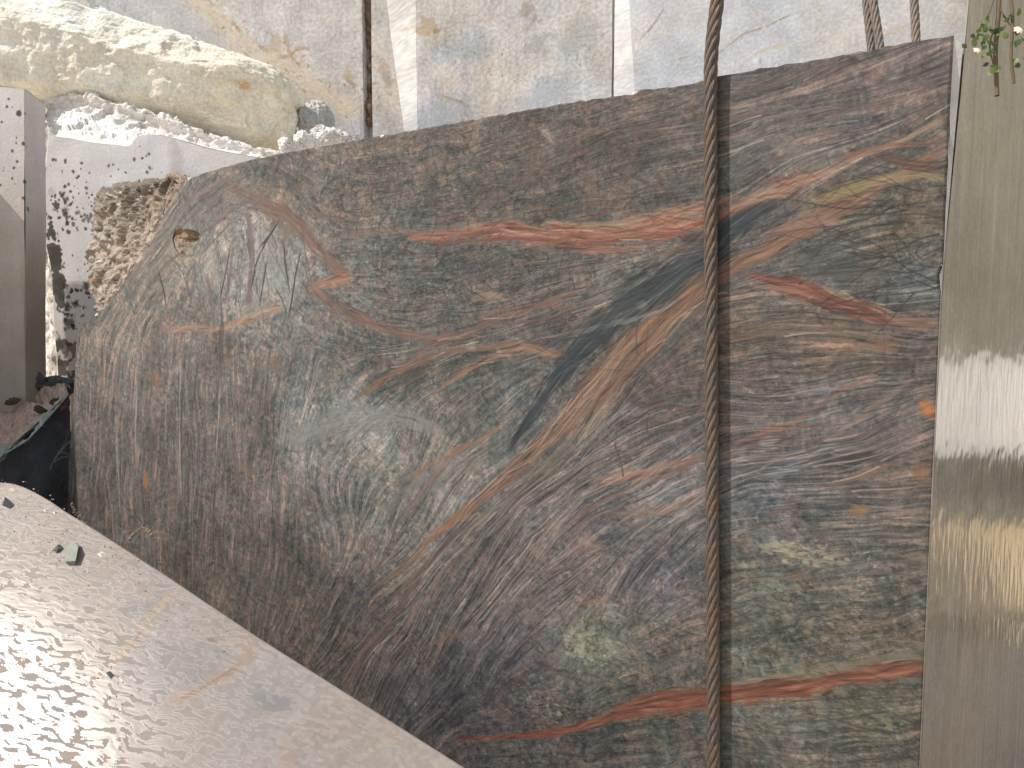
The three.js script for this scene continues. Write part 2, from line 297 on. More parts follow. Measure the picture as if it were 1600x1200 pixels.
// ================================================================== the veined block: colours of its sawn face
const veined = (() => {
  const st = new Stone(-3.5, 0, 3.5, 2.1, 585);
  const Z = st.grid(FZ(), 3, 3.2);
  const flowStrokes = [
    [[-2.903,1.566],[-2.759,1.716],[-2.5,1.898],[-2.161,2.029]], [[-3.09,1.595],[-2.796,1.819],[-2.535,1.973]], [[-3.26,1.347],[-3.316,1.004],[-3.373,.649]], [[-2.827,1.358],[-2.892,.93],[-2.903,.576]], [[-2.333,1.418],[-2.342,1.082],[-2.39,.657]], [[-1.954,1.38],[-2.031,1.061],[-2.058,.78]], [[-2.49,1.366],[-2.52,.815]],
    [[-1.591,.288],[-1.269,.836],[-.936,1.176],[-.658,1.444],[-.497,1.615]], [[-1.272,.415],[-.935,.871],[-.653,1.118],[-.504,1.213]], [[-.832,.529],[-.649,.817],[-.499,.959]], [[-1.764,.422],[-1.42,.791],[-1.173,1.062],[-1.04,1.204]], [[-1.627,1.264],[-1.386,1.394],[-1.171,1.454]], [[-1.128,.953],[-.876,1.164],[-.727,1.344]],
    [[-1.79,1.679],[-1.262,1.696],[-.842,1.759]], [[-1.614,1.853],[-1.04,1.894],[-.665,1.935],[-.288,1.958],[-.041,1.973]], [[-1.381,1.768],[-.938,1.758],[-.515,1.744]], [[-.419,1.538],[-.208,1.528],[-.013,1.546]], [[-.416,1.418],[-.206,1.437],[-.021,1.454]], [[-.413,1.297],[-.202,1.31],[-.016,1.348]], [[-.41,1.175],[-.199,1.238],[-.015,1.321]],
    [[-.407,1.051],[-.195,1.095],[-.02,1.145]], [[-.402,.817],[-.189,.905],[-.014,.967]], [[-1.13,.274],[-.644,.492],[-.25,.665],[-.018,.769]], [[-.394,.498],[-.178,.564],[-.013,.643]], [[-1.515,1.39],[-1.126,1.491],[-.84,1.559],[-.529,1.662]], [[-1.263,1.472],[-.998,1.527],[-.695,1.589]], [[-.423,1.716],[-.283,1.777],[-.155,1.832],[-.015,1.906]],
    [[-2.165,1.94],[-1.969,1.859],[-1.789,1.721],[-1.674,1.654]], [[-1.821,1.628],[-1.621,1.521],[-1.311,1.453]], [[-2.472,1.681],[-2.347,1.887]], [[-2.045,1.556],[-1.97,1.838]], [[-1.752,.869],[-1.794,.995],[-1.687,1.134]], [[-1.523,.941],[-1.416,1.055],[-1.389,1.158]], [[-.215,1.743],[-.091,1.76],[-.01,1.766]],
  ];
  const flow = dirField(st, flowStrokes);
  const A = st.lic(flow, 1, 6, 1.2, 3), B = st.lic(flow, 5, 9, 2.6, 5), C = st.lic(flow, 14, 10, 5.5, 9), D = st.lic(flow, 2.4, 13, 1.8, 13);
  // how combed the grain is (1) or crackled (0), with a measure of dark net veins
  const K = st.grid([
    ...[[-3.19,.958,0.6,0.15],[-2.727,.868,0.6,0.2],[-2.314,1.036,0.55,0.25],[-1.966,1.021,0.5,0.35],[-2.91,1.461,0.6,0.3],[-2.392,1.749,0.08,0.1],[-2.006,1.731,0.08,0.1],[-2.178,1.649,0.08,0.1],[-2.66,1.934,1,0.1],[-1.64,1.915,0.3,0.9],[-1.259,1.935,0.2,1],[-1.04,1.825,0.2,1],[-1.457,1.744,0.3,1],[-1.262,1.641,0.35,1],[-.843,1.924,0.3,0.9],[-.583,1.97,0.5,0.7],[-.698,1.829,0.3,0.9],[-.938,1.63,0.4,1],[-.731,1.639,0.6,0.7],[-1.462,1.431,0.6,0.7],[-1.265,1.34,0.5,0.8],[-1.04,1.348,0.6,0.6],[-1.632,1.054,0.6,0.3],[-1.267,1.09,0.6,0.4],[-.935,.979,1,0.2],[-.834,.817,0.8,0.4],[-1.152,.662,1,0.2],[-.738,.66,0.4,0.8],[-.646,.595,0.4,0.7],[-.933,.428,0.3,0.8],[-.571,1.319,0.8,0.3],[-.567,1.062,0.9,0.2],[-.357,1.968,0.8,0.4],[-.16,1.979,0.8,0.4],[-.078,2.043,0.6,0.4],[-.214,1.716,0.5,0.8],[-.065,1.705,0.4,0.9],[-.346,1.537,0.9,0.5],[-.141,1.425,0.9,0.3],[-.266,1.218,1,0.2],[-.072,1.235,0.8,0.3],[-.26,.997,0.6,0.7],[-.122,.875,0.5,0.7],[-.325,.755,0.4,0.7],[-.113,.628,0.6,0.6],[-.394,.498,0.4,0.7],[-1.826,.408,0.7,0.4],[-2.336,.591,0.5,0.4]],
  ], 2, 3);
  st.each((o, x, y) => {
    const wx = 0.05 * f2(x * 5, y * 5, 3), wy = 0.05 * f2(x * 5 + 40, y * 5 + 9, 3), X = x + wx, Y = y + wy;
    let r = Z(X, Y, 0), g = Z(X, Y, 1), b = Z(X, Y, 2); const fade = sst(-0.4, 0.35, f2(x * 5 + 11, y * 5 + 3, 3)), k = K(x, y, 0) * (0.25 + 0.75 * fade), cr = K(x, y, 1), a = A[o], bb = B[o], c = C[o], d = D[o];
    const m1 = f2(X * 6 + 3, Y * 6, 3), m2 = f2(x * 24 + wx * 130, y * 24 + wy * 130, 3), m3 = f2(x * 75, y * 75 + 20, 2), m4 = n2(x * 190 + 7, y * 190), iso = 1 - 0.6 * k;
    // tone: combed grain, mottling
    let t = 1 + 0.05 * a + k * (0.06 * bb + 0.06 * d) + 0.07 * c * (0.4 + k) + iso * (0.24 * m2 + 0.22 * m3) + (0.1 + 0.08 * cr) * m4 + 0.2 * m1 + 0.1 * f2(x * 2.6 + 50, y * 3.4, 2);
    // patches with edges of their own: paler, darker, mauve or grey green
    const px = x + 0.03 * f2(x * 9 + 2, y * 9, 3) + 0.006 * bb * k, py = y + 0.03 * f2(x * 9, y * 9 + 33, 3) + 0.006 * bb * k;
    const s1 = sst(-0.12, 0.12, f2(px * 13, py * 15, 4)), s2 = sst(0.12, 0.3, f2(px * 27 + 5, py * 32, 3)), s3 = sst(0.16, 0.34, f2(px * 34 + 60, py * 40, 3)), s4 = sst(0.22, 0.36, f2(px * 48, py * 56 + 9, 3));
    const z1 = sst(0.2, 1.1, bb * 0.6 + c * 0.5 + 0.6 * m3), z2 = sst(0.3, 1.2, -bb * 0.6 - d * 0.4 + 0.5 * m3), j = 1 - 0.75 * k;
    t *= 1 + j * (0.11 * s2 - 0.15 * s3) + k * (0.08 * z1 - 0.14 * z2) + 0.04 * (s1 - 0.5); r += j * (8 * (s1 - 0.5) + 7 * s4) + k * 2 * (z1 - z2); g += j * (-2 * (s1 - 0.5) + 6 * s4); b += j * (-6 * (s1 - 0.5) + 2 * s4) - k * 1 * (z1 - z2);
    // hue: mauve and rust against grey green
    const q = 0.55 * c * (0.4 + k) + 1.1 * m1 + 0.7 * m2 * iso + 0.35 * bb * k, hw = clamp(q, -1.3, 1.3);
    { const l0 = (r + g + b) / 3; r = l0 + (r - l0) * 0.85; g = l0 + (g - l0) * 0.85; b = l0 + (b - l0) * 0.85; } r *= 0.968 + 0.026 * hw; g *= 0.995 - 0.004 * hw; b *= 1.01 - 0.018 * hw;
    const rust = 0.18 * sst(0.9, 1.7, q + 0.4 * d + 0.5 * m3); r += rust * 15; g += rust * 3; b -= rust * 6;
    const tan = 0.5 * sst(1.4, 2.4, -c * 0.9 + d * 0.7 + m2); r += tan * 22; g += tan * 21; b += tan * 17;
    // net of fine dark veins
    const qx = x + 0.012 * m2 + 0.03 * m1, qy = y + 0.012 * n2(x * 24 + 70, y * 24) + 0.03 * m1;
    const l1 = Math.abs(n2(qx * 26, qy * 34)), l2 = Math.abs(n2(qx * 58 + 9, qy * 70)), l3 = Math.abs(n2(qx * 13 + 3, qy * 15 + 8));
    const net = cr * (0.3 * (1 - sst(0.0, 0.06, l1)) * sst(-0.25, 0.25, n2(x * 9 + 5, y * 9)) + 0.26 * (1 - sst(0, 0.1, l2)) * sst(-0.2, 0.25, n2(x * 15, y * 15 + 60)) + 0.3 * (1 - sst(0, 0.025, l3)));
    t *= 1 - net;
    const lt = (1 - sst(0, 0.05, Math.abs(n2(qx * 33 + 50, qy * 40)))) * sst(0.12, 0.4, n2(x * 11 + 31, y * 11)) * 0.3; t *= 1 + lt;
    st.r[o] = r * t / 255; st.g[o] = g * t / 255; st.b[o] = b * t / 255;
    st.h[o] = 0.5 + 0.1 * a + 0.06 * bb + 0.14 * m3 + 0.1 * m2 - 0.3 * net;
  });
  const dull = (c) => { const l = 0.35 * c[0] + 0.5 * c[1] + 0.15 * c[2]; return c.map((v) => (v + (l - v) * 0.26) * 0.96); }, S = (pts, c, c2, o) => st.vein(pts, dull(c), dull(c2), { ...o, soft: (o.soft ?? 0.5) * 0.6, alpha: Math.min(0.97, (o.alpha ?? 0.9) * 1.15) });
  // soft pale fields and dark pools
  S([[-2.03,1.072,.023],[-1.836,1.14,.039],[-1.628,1.201,.046],[-1.414,1.205,.032],[-1.29,1.166,.015]], [150,154,153], [126,126,124], { alpha: 0.75, soft: 1.4, rag: 0.7, fib: 0.7 });
  S([[-1.524,.9,.025],[-1.417,.975,.04],[-1.267,1.051,.035],[-1.128,1.113,.015]], [138,138,130], [122,112,106], { alpha: 0.5, soft: 1.2, rag: 0.7 });
  S([[-.44,1.148,.009],[-.336,1.179,.015],[-.199,1.224,.017],[-.072,1.249,.011]], [76,80,88], [96,98,104], { alpha: 0.6, soft: 1, fib: 0.9 });
  st.blob(...[[-1.412,1.344]][0], 0.1, 0.05, 0.5, [66, 68, 66], 0.6, 0.8, 0.6, 12);
  st.blob(...[[-.172,1.205]][0], 0.12, 0.018, 0.1, [58, 58, 62], 0.75, 0.7, 0.6);
  st.blob(...[[-.369,1.329]][0], 0.07, 0.01, 0.02, [52, 54, 58], 0.7, 0.6, 0.5);
  st.blob(...[[-.199,1.625]][0], 0.12, 0.03, -0.2, [76, 78, 76], 0.6, 0.8, 0.6);
  st.blob(...[[-1.534,.314]][0], 0.14, 0.05, 0.4, [66, 66, 72], 0.55, 0.8, 0.5);
  // teal-black band and the brown band beside it
  S([[-.331,1.778,.007],[-.409,1.737,.025],[-.483,1.677,.036],[-.593,1.602,.044],[-.694,1.538,.039],[-.802,1.45,.029],[-.897,1.354,.021],[-.977,1.244,.014],[-1.051,1.148,.007]], [44,56,64], [74,88,96], { patch: 0.05, alpha: 0.92, soft: 0.6, rag: 0.45, fib: 0.9 });
  S([[-.643,1.58,.006],[-.784,1.509,.012],[-.917,1.44,.01],[-1.04,1.375,.005]], [70,76,82], [96,96,98], { alpha: 0.6, soft: 1, fib: 1 });
  S([[-.002,1.856,.006],[-.093,1.806,.011],[-.165,1.766,.018],[-.254,1.723,.021],[-.349,1.67,.019],[-.436,1.628,.021],[-.504,1.588,.029],[-.591,1.516,.039],[-.675,1.436,.044],[-.763,1.342,.042],[-.857,1.249,.031],[-.956,1.153,.023],[-1.084,1.04,.017],[-1.22,.931,.013],[-1.394,.796,.006]], [118,84,66], [156,116,90], { patch: 0.12, alpha: 0.85, soft: 0.5, rag: 0.4, fib: 0.9 });
  S([[-.683,1.346,.008],[-.781,1.249,.019],[-.876,1.155,.017],[-.998,1.062,.011]], [150,132,100], [126,108,92], { alpha: 0.55, soft: 0.9, fib: 1 });
  S([[-.896,1.109,.007],[-1.04,1.002,.016],[-1.197,.886,.017],[-1.369,.749,.01],[-1.529,.626,.004]], [142,138,116], [122,104,88], { alpha: 0.6, soft: 0.9, fib: 1 });
  S([[-.497,1.606,.002],[-.625,1.508,.003],[-.746,1.393,.003],[-.877,1.26,.003],[-1.04,1.103,.002],[-1.268,.905,.002]], [170,126,94], [150,104,78], { alpha: 0.8, fib: 0.2 });
  // rusty seams of the upper half
  S([[-1.406,1.757,.008],[-1.261,1.759,.017],[-1.126,1.761,.023],[-.958,1.744,.028],[-.841,1.726,.027],[-.732,1.723,.02],[-.612,1.731,.014],[-.5,1.743,.012],[-.424,1.764,.007]], [140,74,56], [182,132,106], { patch: 0.15, alpha: 0.92, rag: 0.55, fib: 0.9, halo: [150,136,118], haloA: 0.4 });
  S([[-.938,1.773,.003],[-.786,1.751,.007],[-.662,1.753,.013],[-.579,1.764,.016],[-.5,1.778,.012],[-.425,1.795,.007]], [158,104,82], [182,142,112], { alpha: 0.75, rag: 0.7, fib: 1, halo: [150,140,120], haloA: 0.4 });
  S([[-.899,1.699,.003],[-.731,1.686,.007],[-.628,1.699,.005],[-.515,1.732,.003]], [140,84,70], [160,112,92], { alpha: 0.8, fib: 0.7 });
  S([[-1.285,1.731,.002],[-1.04,1.735,.004],[-.804,1.711,.003],[-.595,1.719,.003]], [128,70,58], [140,84,70], { alpha: 0.75, fib: 0.3 });
  S([[-.627,1.663,.006],[-.562,1.675,.011],[-.506,1.685,.008]], [140,112,98], [120,100,92], { alpha: 0.6, soft: 1, fib: 1 });
  S([[-.454,1.759,.006],[-.367,1.79,.013],[-.297,1.809,.017],[-.231,1.83,.011],[-.168,1.853,.007],[-.072,1.883,.004],[-.005,1.917,.003]], [160,116,96], [178,146,120], { alpha: 0.75, rag: 0.7, fib: 0.9, halo: [150,128,105], haloA: 0.35 });
  S([[-.379,1.695,.004],[-.295,1.721,.014],[-.228,1.724,.017],[-.176,1.71,.007]], [146,104,88], [164,126,104], { alpha: 0.6, soft: 0.9, fib: 0.9 });
  S([[-.266,1.753,.007],[-.216,1.779,.013],[-.16,1.795,.01],[-.105,1.803,.005]], [156,138,84], [140,120,84], { alpha: 0.75, soft: 0.8, fib: 0.8 });
  S([[-.147,1.794,.007],[-.093,1.805,.013],[-.046,1.81,.012],[-.002,1.787,.008]], [168,148,108], [152,122,92], { alpha: 0.75, soft: 0.8, fib: 0.8 });
  S([[-.131,1.856,.005],[-.064,1.828,.012],[-.001,1.816,.009]], [84,62,58], [120,86,74], { alpha: 0.8, fib: 0.9 });
  S([[-.219,1.853,.003],[-.119,1.868,.005],[-.003,1.864,.004]], [132,84,68], [158,118,96], { alpha: 0.7, fib: 0.8 });
  S([[-.368,1.853,.007],[-.299,1.868,.017],[-.232,1.857,.02],[-.18,1.832,.008]], [132,134,130], [108,108,106], { alpha: 0.5, soft: 1, rag: 0.7, fib: 1 });
  S([[-.443,1.929,.004],[-.356,1.911,.009],[-.272,1.878,.008],[-.206,1.852,.006]], [124,124,124], [100,98,98], { alpha: 0.6, soft: 1, fib: 1 });
  // right seam with the yellow lip
  S([[-.291,1.585,.006],[-.21,1.566,.01],[-.145,1.539,.012],[-.076,1.511,.011],[-.034,1.496,.007],[0,1.507,.004]], [178,156,112], [140,128,104], { alpha: 0.75, soft: 0.7, fib: 0.7 });
  S([[-.409,1.613,.007],[-.333,1.596,.015],[-.263,1.574,.019],[-.196,1.544,.02],[-.131,1.521,.016],[-.077,1.503,.011]], [112,56,46], [152,92,72], { patch: 0.12, alpha: 0.94, rag: 0.4, fib: 0.8 });
  S([[-.088,1.507,.007],[-.034,1.498,.011],[.001,1.496,.008]], [126,86,72], [144,112,92], { alpha: 0.8, fib: 0.8 });
  S([[-.39,1.589,.003],[-.304,1.577,.006],[-.222,1.549,.004]], [160,116,92], [170,134,106], { alpha: 0.6, fib: 0.8 });
  S([[-.417,1.475,.012],[-.274,1.49,.023],[-.168,1.48,.017],[-.094,1.504,.008]], [126,100,80], [108,92,82], { alpha: 0.55, soft: 1.1, rag: 0.6, fib: 0.8 });
  S([[-.414,1.357,.003],[-.299,1.392,.006],[-.179,1.431,.007],[-.081,1.48,.004],[-.01,1.491,.003]], [118,92,78], [134,108,92], { alpha: 0.6, fib: 0.9, gaps: 0.1 });
  S([[-.411,1.22,.005],[-.296,1.267,.006],[-.202,1.338,.004],[-.139,1.383,.003],[-.079,1.426,.001]], [136,92,80], [150,116,98], { alpha: 0.75, fib: 0.8 });
  S([[-.426,1.198,.008],[-.352,1.225,.012],[-.281,1.243,.007]], [122,92,86], [104,90,90], { alpha: 0.7, soft: 0.9, fib: 1 });
  S([[-.383,1.183,.003],[-.351,1.191,.007],[-.28,1.221,.007],[-.213,1.252,.006],[-.162,1.298,.013],[-.125,1.325,.008]], [166,174,170], [130,138,138], { alpha: 0.7, soft: 0.8, rag: 0.7, fib: 1, gaps: 0.05 });
  S([[-.364,1.141,.003],[-.293,1.164,.009],[-.212,1.223,.01],[-.173,1.241,.006]], [142,152,152], [112,116,120], { alpha: 0.55, soft: 1, fib: 1 });
  S([[-.232,1.224,.004],[-.149,1.292,.007],[-.076,1.358,.005],[-.024,1.401,.003]], [142,124,116], [120,106,102], { alpha: 0.75, fib: 0.7 });
  S([[-.223,1.132,.003],[-.145,1.167,.006],[-.071,1.205,.004],[-.006,1.241,.005]], [146,104,86], [128,100,88], { alpha: 0.7, fib: 0.9, gaps: 0.15 });
  S([[-.435,.921,.005],[-.358,.896,.005],[-.272,.92,.004],[-.191,.975,.006],[-.088,.999,.004],[-.003,1.007,.004]], [124,100,88], [138,112,96], { alpha: 0.55, fib: 0.8, gaps: 0.1 });
  S([[-.436,.969,.003],[-.391,.991,.005],[-.304,1.073,.006],[-.25,1.117,.003]], [122,96,80], [108,92,84], { alpha: 0.5, fib: 0.9 });
  // left rusty seam, its knee and its continuation
  S([[-2.286,2.015,.009],[-2.131,1.942,.025],[-2,1.887,.028],[-1.891,1.832,.032],[-1.811,1.76,.027],[-1.742,1.698,.023],[-1.66,1.646,.014]], [122,92,80], [152,110,92], { alpha: 0.75, soft: 0.7, rag: 0.5, fib: 0.8, halo: [138,128,120], haloA: 0.3 });
  S([[-2.193,1.938,.005],[-2,1.883,.007],[-1.846,1.825,.009],[-1.787,1.773,.006]], [158,104,82], [140,92,76], { alpha: 0.65, fib: 0.7, gaps: 0.05 });
  S([[-1.646,1.649,.01],[-1.747,1.634,.017],[-1.858,1.612,.009]], [160,104,80], [186,150,120], { alpha: 0.85, rag: 0.7, fib: 0.9 });
  S([[-1.827,1.632,.011],[-1.763,1.578,.019],[-1.663,1.531,.023],[-1.54,1.494,.018],[-1.41,1.467,.016],[-1.287,1.453,.015],[-1.171,1.482,.013],[-1.04,1.527,.012],[-.918,1.557,.009],[-.785,1.605,.003]], [118,84,74], [150,108,90], { alpha: 0.72, soft: 0.7, rag: 0.5, fib: 0.9 });
  S([[-1.728,1.776,.008],[-1.508,1.782,.01],[-1.308,1.773,.008],[-1.192,1.784,.005]], [146,118,102], [126,110,102], { alpha: 0.55, soft: 0.8, fib: 0.9 });
  S([[-1.658,1.751,.006],[-1.637,1.794,.008],[-1.727,1.841,.01],[-1.844,1.867,.006]], [140,100,84], [128,104,94], { alpha: 0.5, soft: 0.9, fib: 0.8 });
  S([[-2.655,1.465,.005],[-2.483,1.484,.01],[-2.312,1.482,.007],[-2.191,1.512,.014],[-2.097,1.534,.018],[-1.974,1.553,.007]], [156,106,82], [194,164,134], { alpha: 0.85, rag: 0.8, fib: 0.8, halo: [168,158,140], haloA: 0.4 });
  S([[-2.484,1.474,.002],[-2.4,1.441,.004],[-2.314,1.437,.003],[-2.287,1.465,.002]], [160,116,86], [150,100,76], { alpha: 0.8, fib: 0.2 });
  // pale wedge: upright mauve streaks and thin dark limbs
  st.blob(...[[-2.008,1.688]][0], 0.16, 0.17, 0, [156, 156, 150], 0.45, 0.9, 0.7, 8); st.blob(...[[-2.356,1.701]][0], 0.16, 0.13, 0.6, [152, 150, 143], 0.45, 0.9, 0.7, 8); st.blob(...[[-2.112,1.568]][0], 0.12, 0.06, 0.2, [158, 157, 150], 0.4, 0.9, 0.7, 10);
  for (const q of [[[-2.153,1.906,.011],[-2.13,1.804,.016],[-2.132,1.67,.014],[-2.151,1.546,.018]], [[-2.212,1.832,.007],[-2.238,1.719,.007],[-2.272,1.617,.007]], [[-2.384,1.678,.007],[-2.362,1.583,.012],[-2.345,1.489,.01]], [[-2.28,1.763,.005],[-2.256,1.651,.007],[-2.281,1.582,.005]], [[-2.478,1.585,.007],[-2.505,1.658,.007],[-2.47,1.729,.005]]]) S(q, [114, 100, 100], [134, 120, 116], { alpha: 0.75, soft: 0.9, rag: 0.6, fib: 0.9 });
  for (const q of [[[-1.979,1.853,.002],[-2.064,1.767,.003],[-2.107,1.703,.003],[-2.134,1.625,.003]], [[-1.878,1.751,.002],[-1.906,1.662,.003],[-1.928,1.577,.003],[-1.949,1.511,.002]], [[-1.962,1.783,.002],[-1.953,1.686,.003],[-1.939,1.62,.002]], [[-2.045,1.733,.002],[-2.069,1.646,.002],[-2.096,1.557,.002]], [[-2.69,1.714,.003],[-2.657,1.638,.003],[-2.641,1.563,.003]], [[-2.167,1.896,.002],[-2.295,1.826,.003],[-2.43,1.747,.002]], [[-2.019,1.815,.002],[-2.088,1.762,.003]], [[-2.243,1.777,.002],[-2.277,1.675,.002],[-2.314,1.583,.002]], [[-2.01,1.622,.002],[-1.973,1.577,.002],[-1.955,1.533,.002]]]) S(q, [62, 62, 66], [88, 86, 88], { alpha: 0.9, fib: 0.3, rag: 0.6, patch: 0.1 });
  for (const q of [[[-2.15,1.906,.005],[-2.276,1.831,.006],[-2.43,1.747,.006],[-2.511,1.695,.005]], [[-2.297,1.78,.005],[-2.432,1.704,.005],[-2.521,1.659,.004]], [[-2.006,1.742,.003],[-2.09,1.702,.004],[-2.177,1.683,.003]]]) S(q, [176, 168, 156], [150, 140, 132], { alpha: 0.6, fib: 0.7, rag: 0.6 });
  S([[-2.587,1.771,.007],[-2.541,1.737,.012],[-2.469,1.741,.01],[-2.399,1.75,.007]], [196, 182, 162], [170, 152, 134], { alpha: 0.8, rag: 1, fib: 0.6 });
  // curved pale bands beside the broken corner
  for (const [dx, a] of [[0, 0.6], [18, 0.5], [36, 0.35]]) S([[[-2.956,1.593,.011],[-2.792,1.743,.015],[-2.601,1.881,.017],[-2.38,1.982,.017],[-2.162,2.024,.009]], [[-2.874,1.581,.008],[-2.715,1.73,.013],[-2.529,1.862,.015],[-2.325,1.959,.014],[-2.111,2.002,.007]], [[-2.795,1.57,.01],[-2.64,1.712,.012],[-2.463,1.843,.012],[-2.264,1.935,.012],[-2.062,1.975,.007]]][dx / 18], [152,138,128], [118,108,104], { alpha: a, soft: 0.8, fib: 0.9 });
  S([[-2.771,1.666,.005],[-2.466,1.801,.007],[-2.237,1.901,.009],[-2.097,1.93,.004]], [124,104,100], [140,122,114], { alpha: 0.7, fib: 0.6 });
  // middle: rust strings
  S([[-1.638,1.255,.006],[-1.516,1.326,.01],[-1.361,1.394,.012],[-1.217,1.424,.007],[-1.04,1.436,.011],[-.937,1.426,.012],[-.874,1.413,.003]], [148,110,82], [122,88,74], { alpha: 0.75, fib: 0.9, halo: [132,124,112], haloA: 0.3 });
  S([[-1.313,1.292,.006],[-1.218,1.351,.007],[-1.127,1.396,.009],[-.998,1.43,.011],[-.893,1.411,.005]], [150,104,78], [168,140,110], { alpha: 0.7, fib: 1 });
  S([[-1.684,1.235,.004],[-1.543,1.309,.006],[-1.411,1.383,.01],[-1.263,1.472,.009],[-1.126,1.524,.007],[-.978,1.561,.005]], [126,92,82], [142,112,98], { alpha: 0.6, soft: 0.8, fib: 1, gaps: 0.05 });
  S([[-1.554,1.058,.006],[-1.389,1.138,.01],[-1.266,1.183,.008],[-1.116,1.235,.006]], [152,114,92], [136,98,82], { alpha: 0.65, fib: 0.9, gaps: 0.1 });
  S([[-1.416,1.019,.006],[-1.291,1.096,.012],[-1.161,1.157,.007],[-1.062,1.22,.004]], [160,124,98], [146,100,80], { alpha: 0.7, fib: 0.9 });
  S([[-1.498,.841,.006],[-1.366,.981,.01],[-1.267,1.09,.008],[-1.196,1.154,.004]], [124,98,92], [142,114,104], { alpha: 0.6, soft: 0.9, fib: 1 });
  S([[-1.171,1.568,.009],[-1.122,1.578,.015],[-1.061,1.563,.007]], [168,150,122], [140,112,92], { alpha: 0.75, fib: 0.8 });
  S([[-.849,1.472,.003],[-.729,1.499,.007],[-.633,1.523,.003],[-.559,1.555,.003]], [160,168,160], [130,134,130], { alpha: 0.65, fib: 0.9 });
  S([[-.812,1.559,.005],[-.73,1.582,.01],[-.66,1.604,.006]], [138,140,126], [110,108,100], { alpha: 0.6, soft: 0.9, fib: 1 });
  S([[-1.264,1.425,.004],[-1.083,1.482,.005],[-.917,1.512,.007],[-.766,1.558,.005]], [92,74,74], [120,92,88], { alpha: 0.65, fib: 1 });
  // lower centre: combed strings
  S([[-1.732,.254,.015],[-1.617,.413,.019],[-1.498,.548,.014],[-1.369,.739,.008],[-1.221,.892,.004]], [106,80,72], [128,104,98], { alpha: 0.75, soft: 0.7, fib: 1 });
  S([[-2.024,.334,.005],[-1.762,.513,.007],[-1.584,.632,.006],[-1.394,.775,.008],[-1.22,.941,.008],[-1.162,1.006,.004]], [158,124,90], [134,102,80], { alpha: 0.7, fib: 0.8, gaps: 0.1 });
  S([[-1.368,.83,.004],[-1.268,.895,.01],[-1.162,.949,.006]], [168,128,98], [140,98,78], { alpha: 0.75, fib: 0.8 });
  S([[-1.424,.459,.004],[-1.296,.531,.01],[-1.199,.573,.006]], [140,112,86], [118,92,78], { alpha: 0.6, fib: 0.9 });
  for (let i = 0; i < 8; i++) S([[[-1.294,.732,.004],[-1.084,.959,.006],[-.876,1.146,.005],[-.726,1.261,.003]], [[-1.222,.687,.004],[-1.04,.891,.007],[-.837,1.098,.005],[-.654,1.2,.003]], [[-1.271,.567,.004],[-1.062,.813,.007],[-.855,1.008,.005],[-.636,1.16,.003]], [[-1.423,.522,.004],[-1.221,.785,.006],[-1.04,.984,.005],[-.936,1.087,.002]], [[-1.129,.647,.004],[-.935,.862,.005],[-.724,1.042,.005],[-.551,1.128,.003]], [[-1.04,.59,.004],[-.874,.809,.005],[-.704,.96,.005],[-.517,1.052,.003]], [[-1.533,.39,.004],[-1.319,.667,.006],[-1.128,.896,.006],[-.998,1.026,.004]], [[-.954,.535,.004],[-.834,.727,.005],[-.74,.868,.003],[-.668,.948,.002]]][i], [[128,112,110],[92,82,88],[136,124,118],[140,112,98],[96,88,94],[130,126,126],[98,84,84],[132,112,106]][i], [112,104,106], { alpha: 0.6, soft: 0.8, fib: 1, gaps: 0.1 });
  S([[-.789,1.082,.007],[-.679,1.113,.012],[-.585,1.144,.008],[-.491,1.181,.008]], [158,108,88], [170,134,112], { alpha: 0.75, fib: 0.8, halo: [138,122,114], haloA: 0.35 });
  S([[-.895,.928,.004],[-.742,1.043,.005],[-.585,1.122,.005],[-.488,1.175,.005]], [140,104,88], [122,96,88], { alpha: 0.7, fib: 0.7 });
  S([[-.751,.996,.005],[-.634,1.022,.013],[-.55,1.048,.011],[-.478,1.089,.006]], [156,126,104], [136,108,96], { alpha: 0.6, soft: 0.8, fib: 1 });
  S([[-.914,.838,.002],[-.816,.908,.003],[-.723,.983,.003]], [172,158,142], [140,124,114], { alpha: 0.7, fib: 0.6 });
  S([[-.913,.545,.002],[-.863,.649,.003],[-.824,.729,.002]], [140,116,110], [128,108,104], { alpha: 0.7, fib: 0.3 });
  S([[-.834,.736,.003],[-.786,.755,.003],[-.729,.763,.003]], [156,112,86], [140,100,80], { alpha: 0.7, fib: 0.3 });
  // whorls
  S([[-1.777,.865,.004],[-1.801,.983,.006],[-1.723,1.099,.008],[-1.587,1.167,.008],[-1.493,1.149,.004]], [150,146,138], [132,124,118], { alpha: 0.55, soft: 0.8, fib: 0.8 });
  S([[-1.677,.922,.004],[-1.69,1.006,.006],[-1.617,1.066,.006],[-1.548,1.063,.004]], [152,132,110], [130,120,112], { alpha: 0.5, soft: 0.8, fib: 0.8 });
  // the long red seam at the bottom
  S([[-.444,.611,.006],[-.322,.659,.009],[-.183,.722,.012],[-.08,.768,.013],[-.001,.805,.012]], [152,140,116], [126,116,100], { alpha: 0.6, soft: 0.9, fib: 0.9 });
  S([[-1.237,.227,.004],[-1.04,.301,.006],[-.912,.348,.009],[-.773,.422,.012],[-.68,.481,.02],[-.575,.532,.026],[-.475,.574,.025],[-.366,.614,.025],[-.264,.654,.022],[-.169,.7,.019],[-.079,.738,.015],[.002,.773,.014]], [118,58,44], [166,102,78], { patch: 0.1, alpha: 0.96, rag: 0.4, fib: 0.8, halo: [132,112,92], haloA: 0.4 });
  S([[-.68,.492,.002],[-.541,.558,.003],[-.412,.606,.002],[-.264,.665,.003],[-.143,.723,.002]], [92,54,46], [104,62,52], { alpha: 0.7, fib: 0.2 });
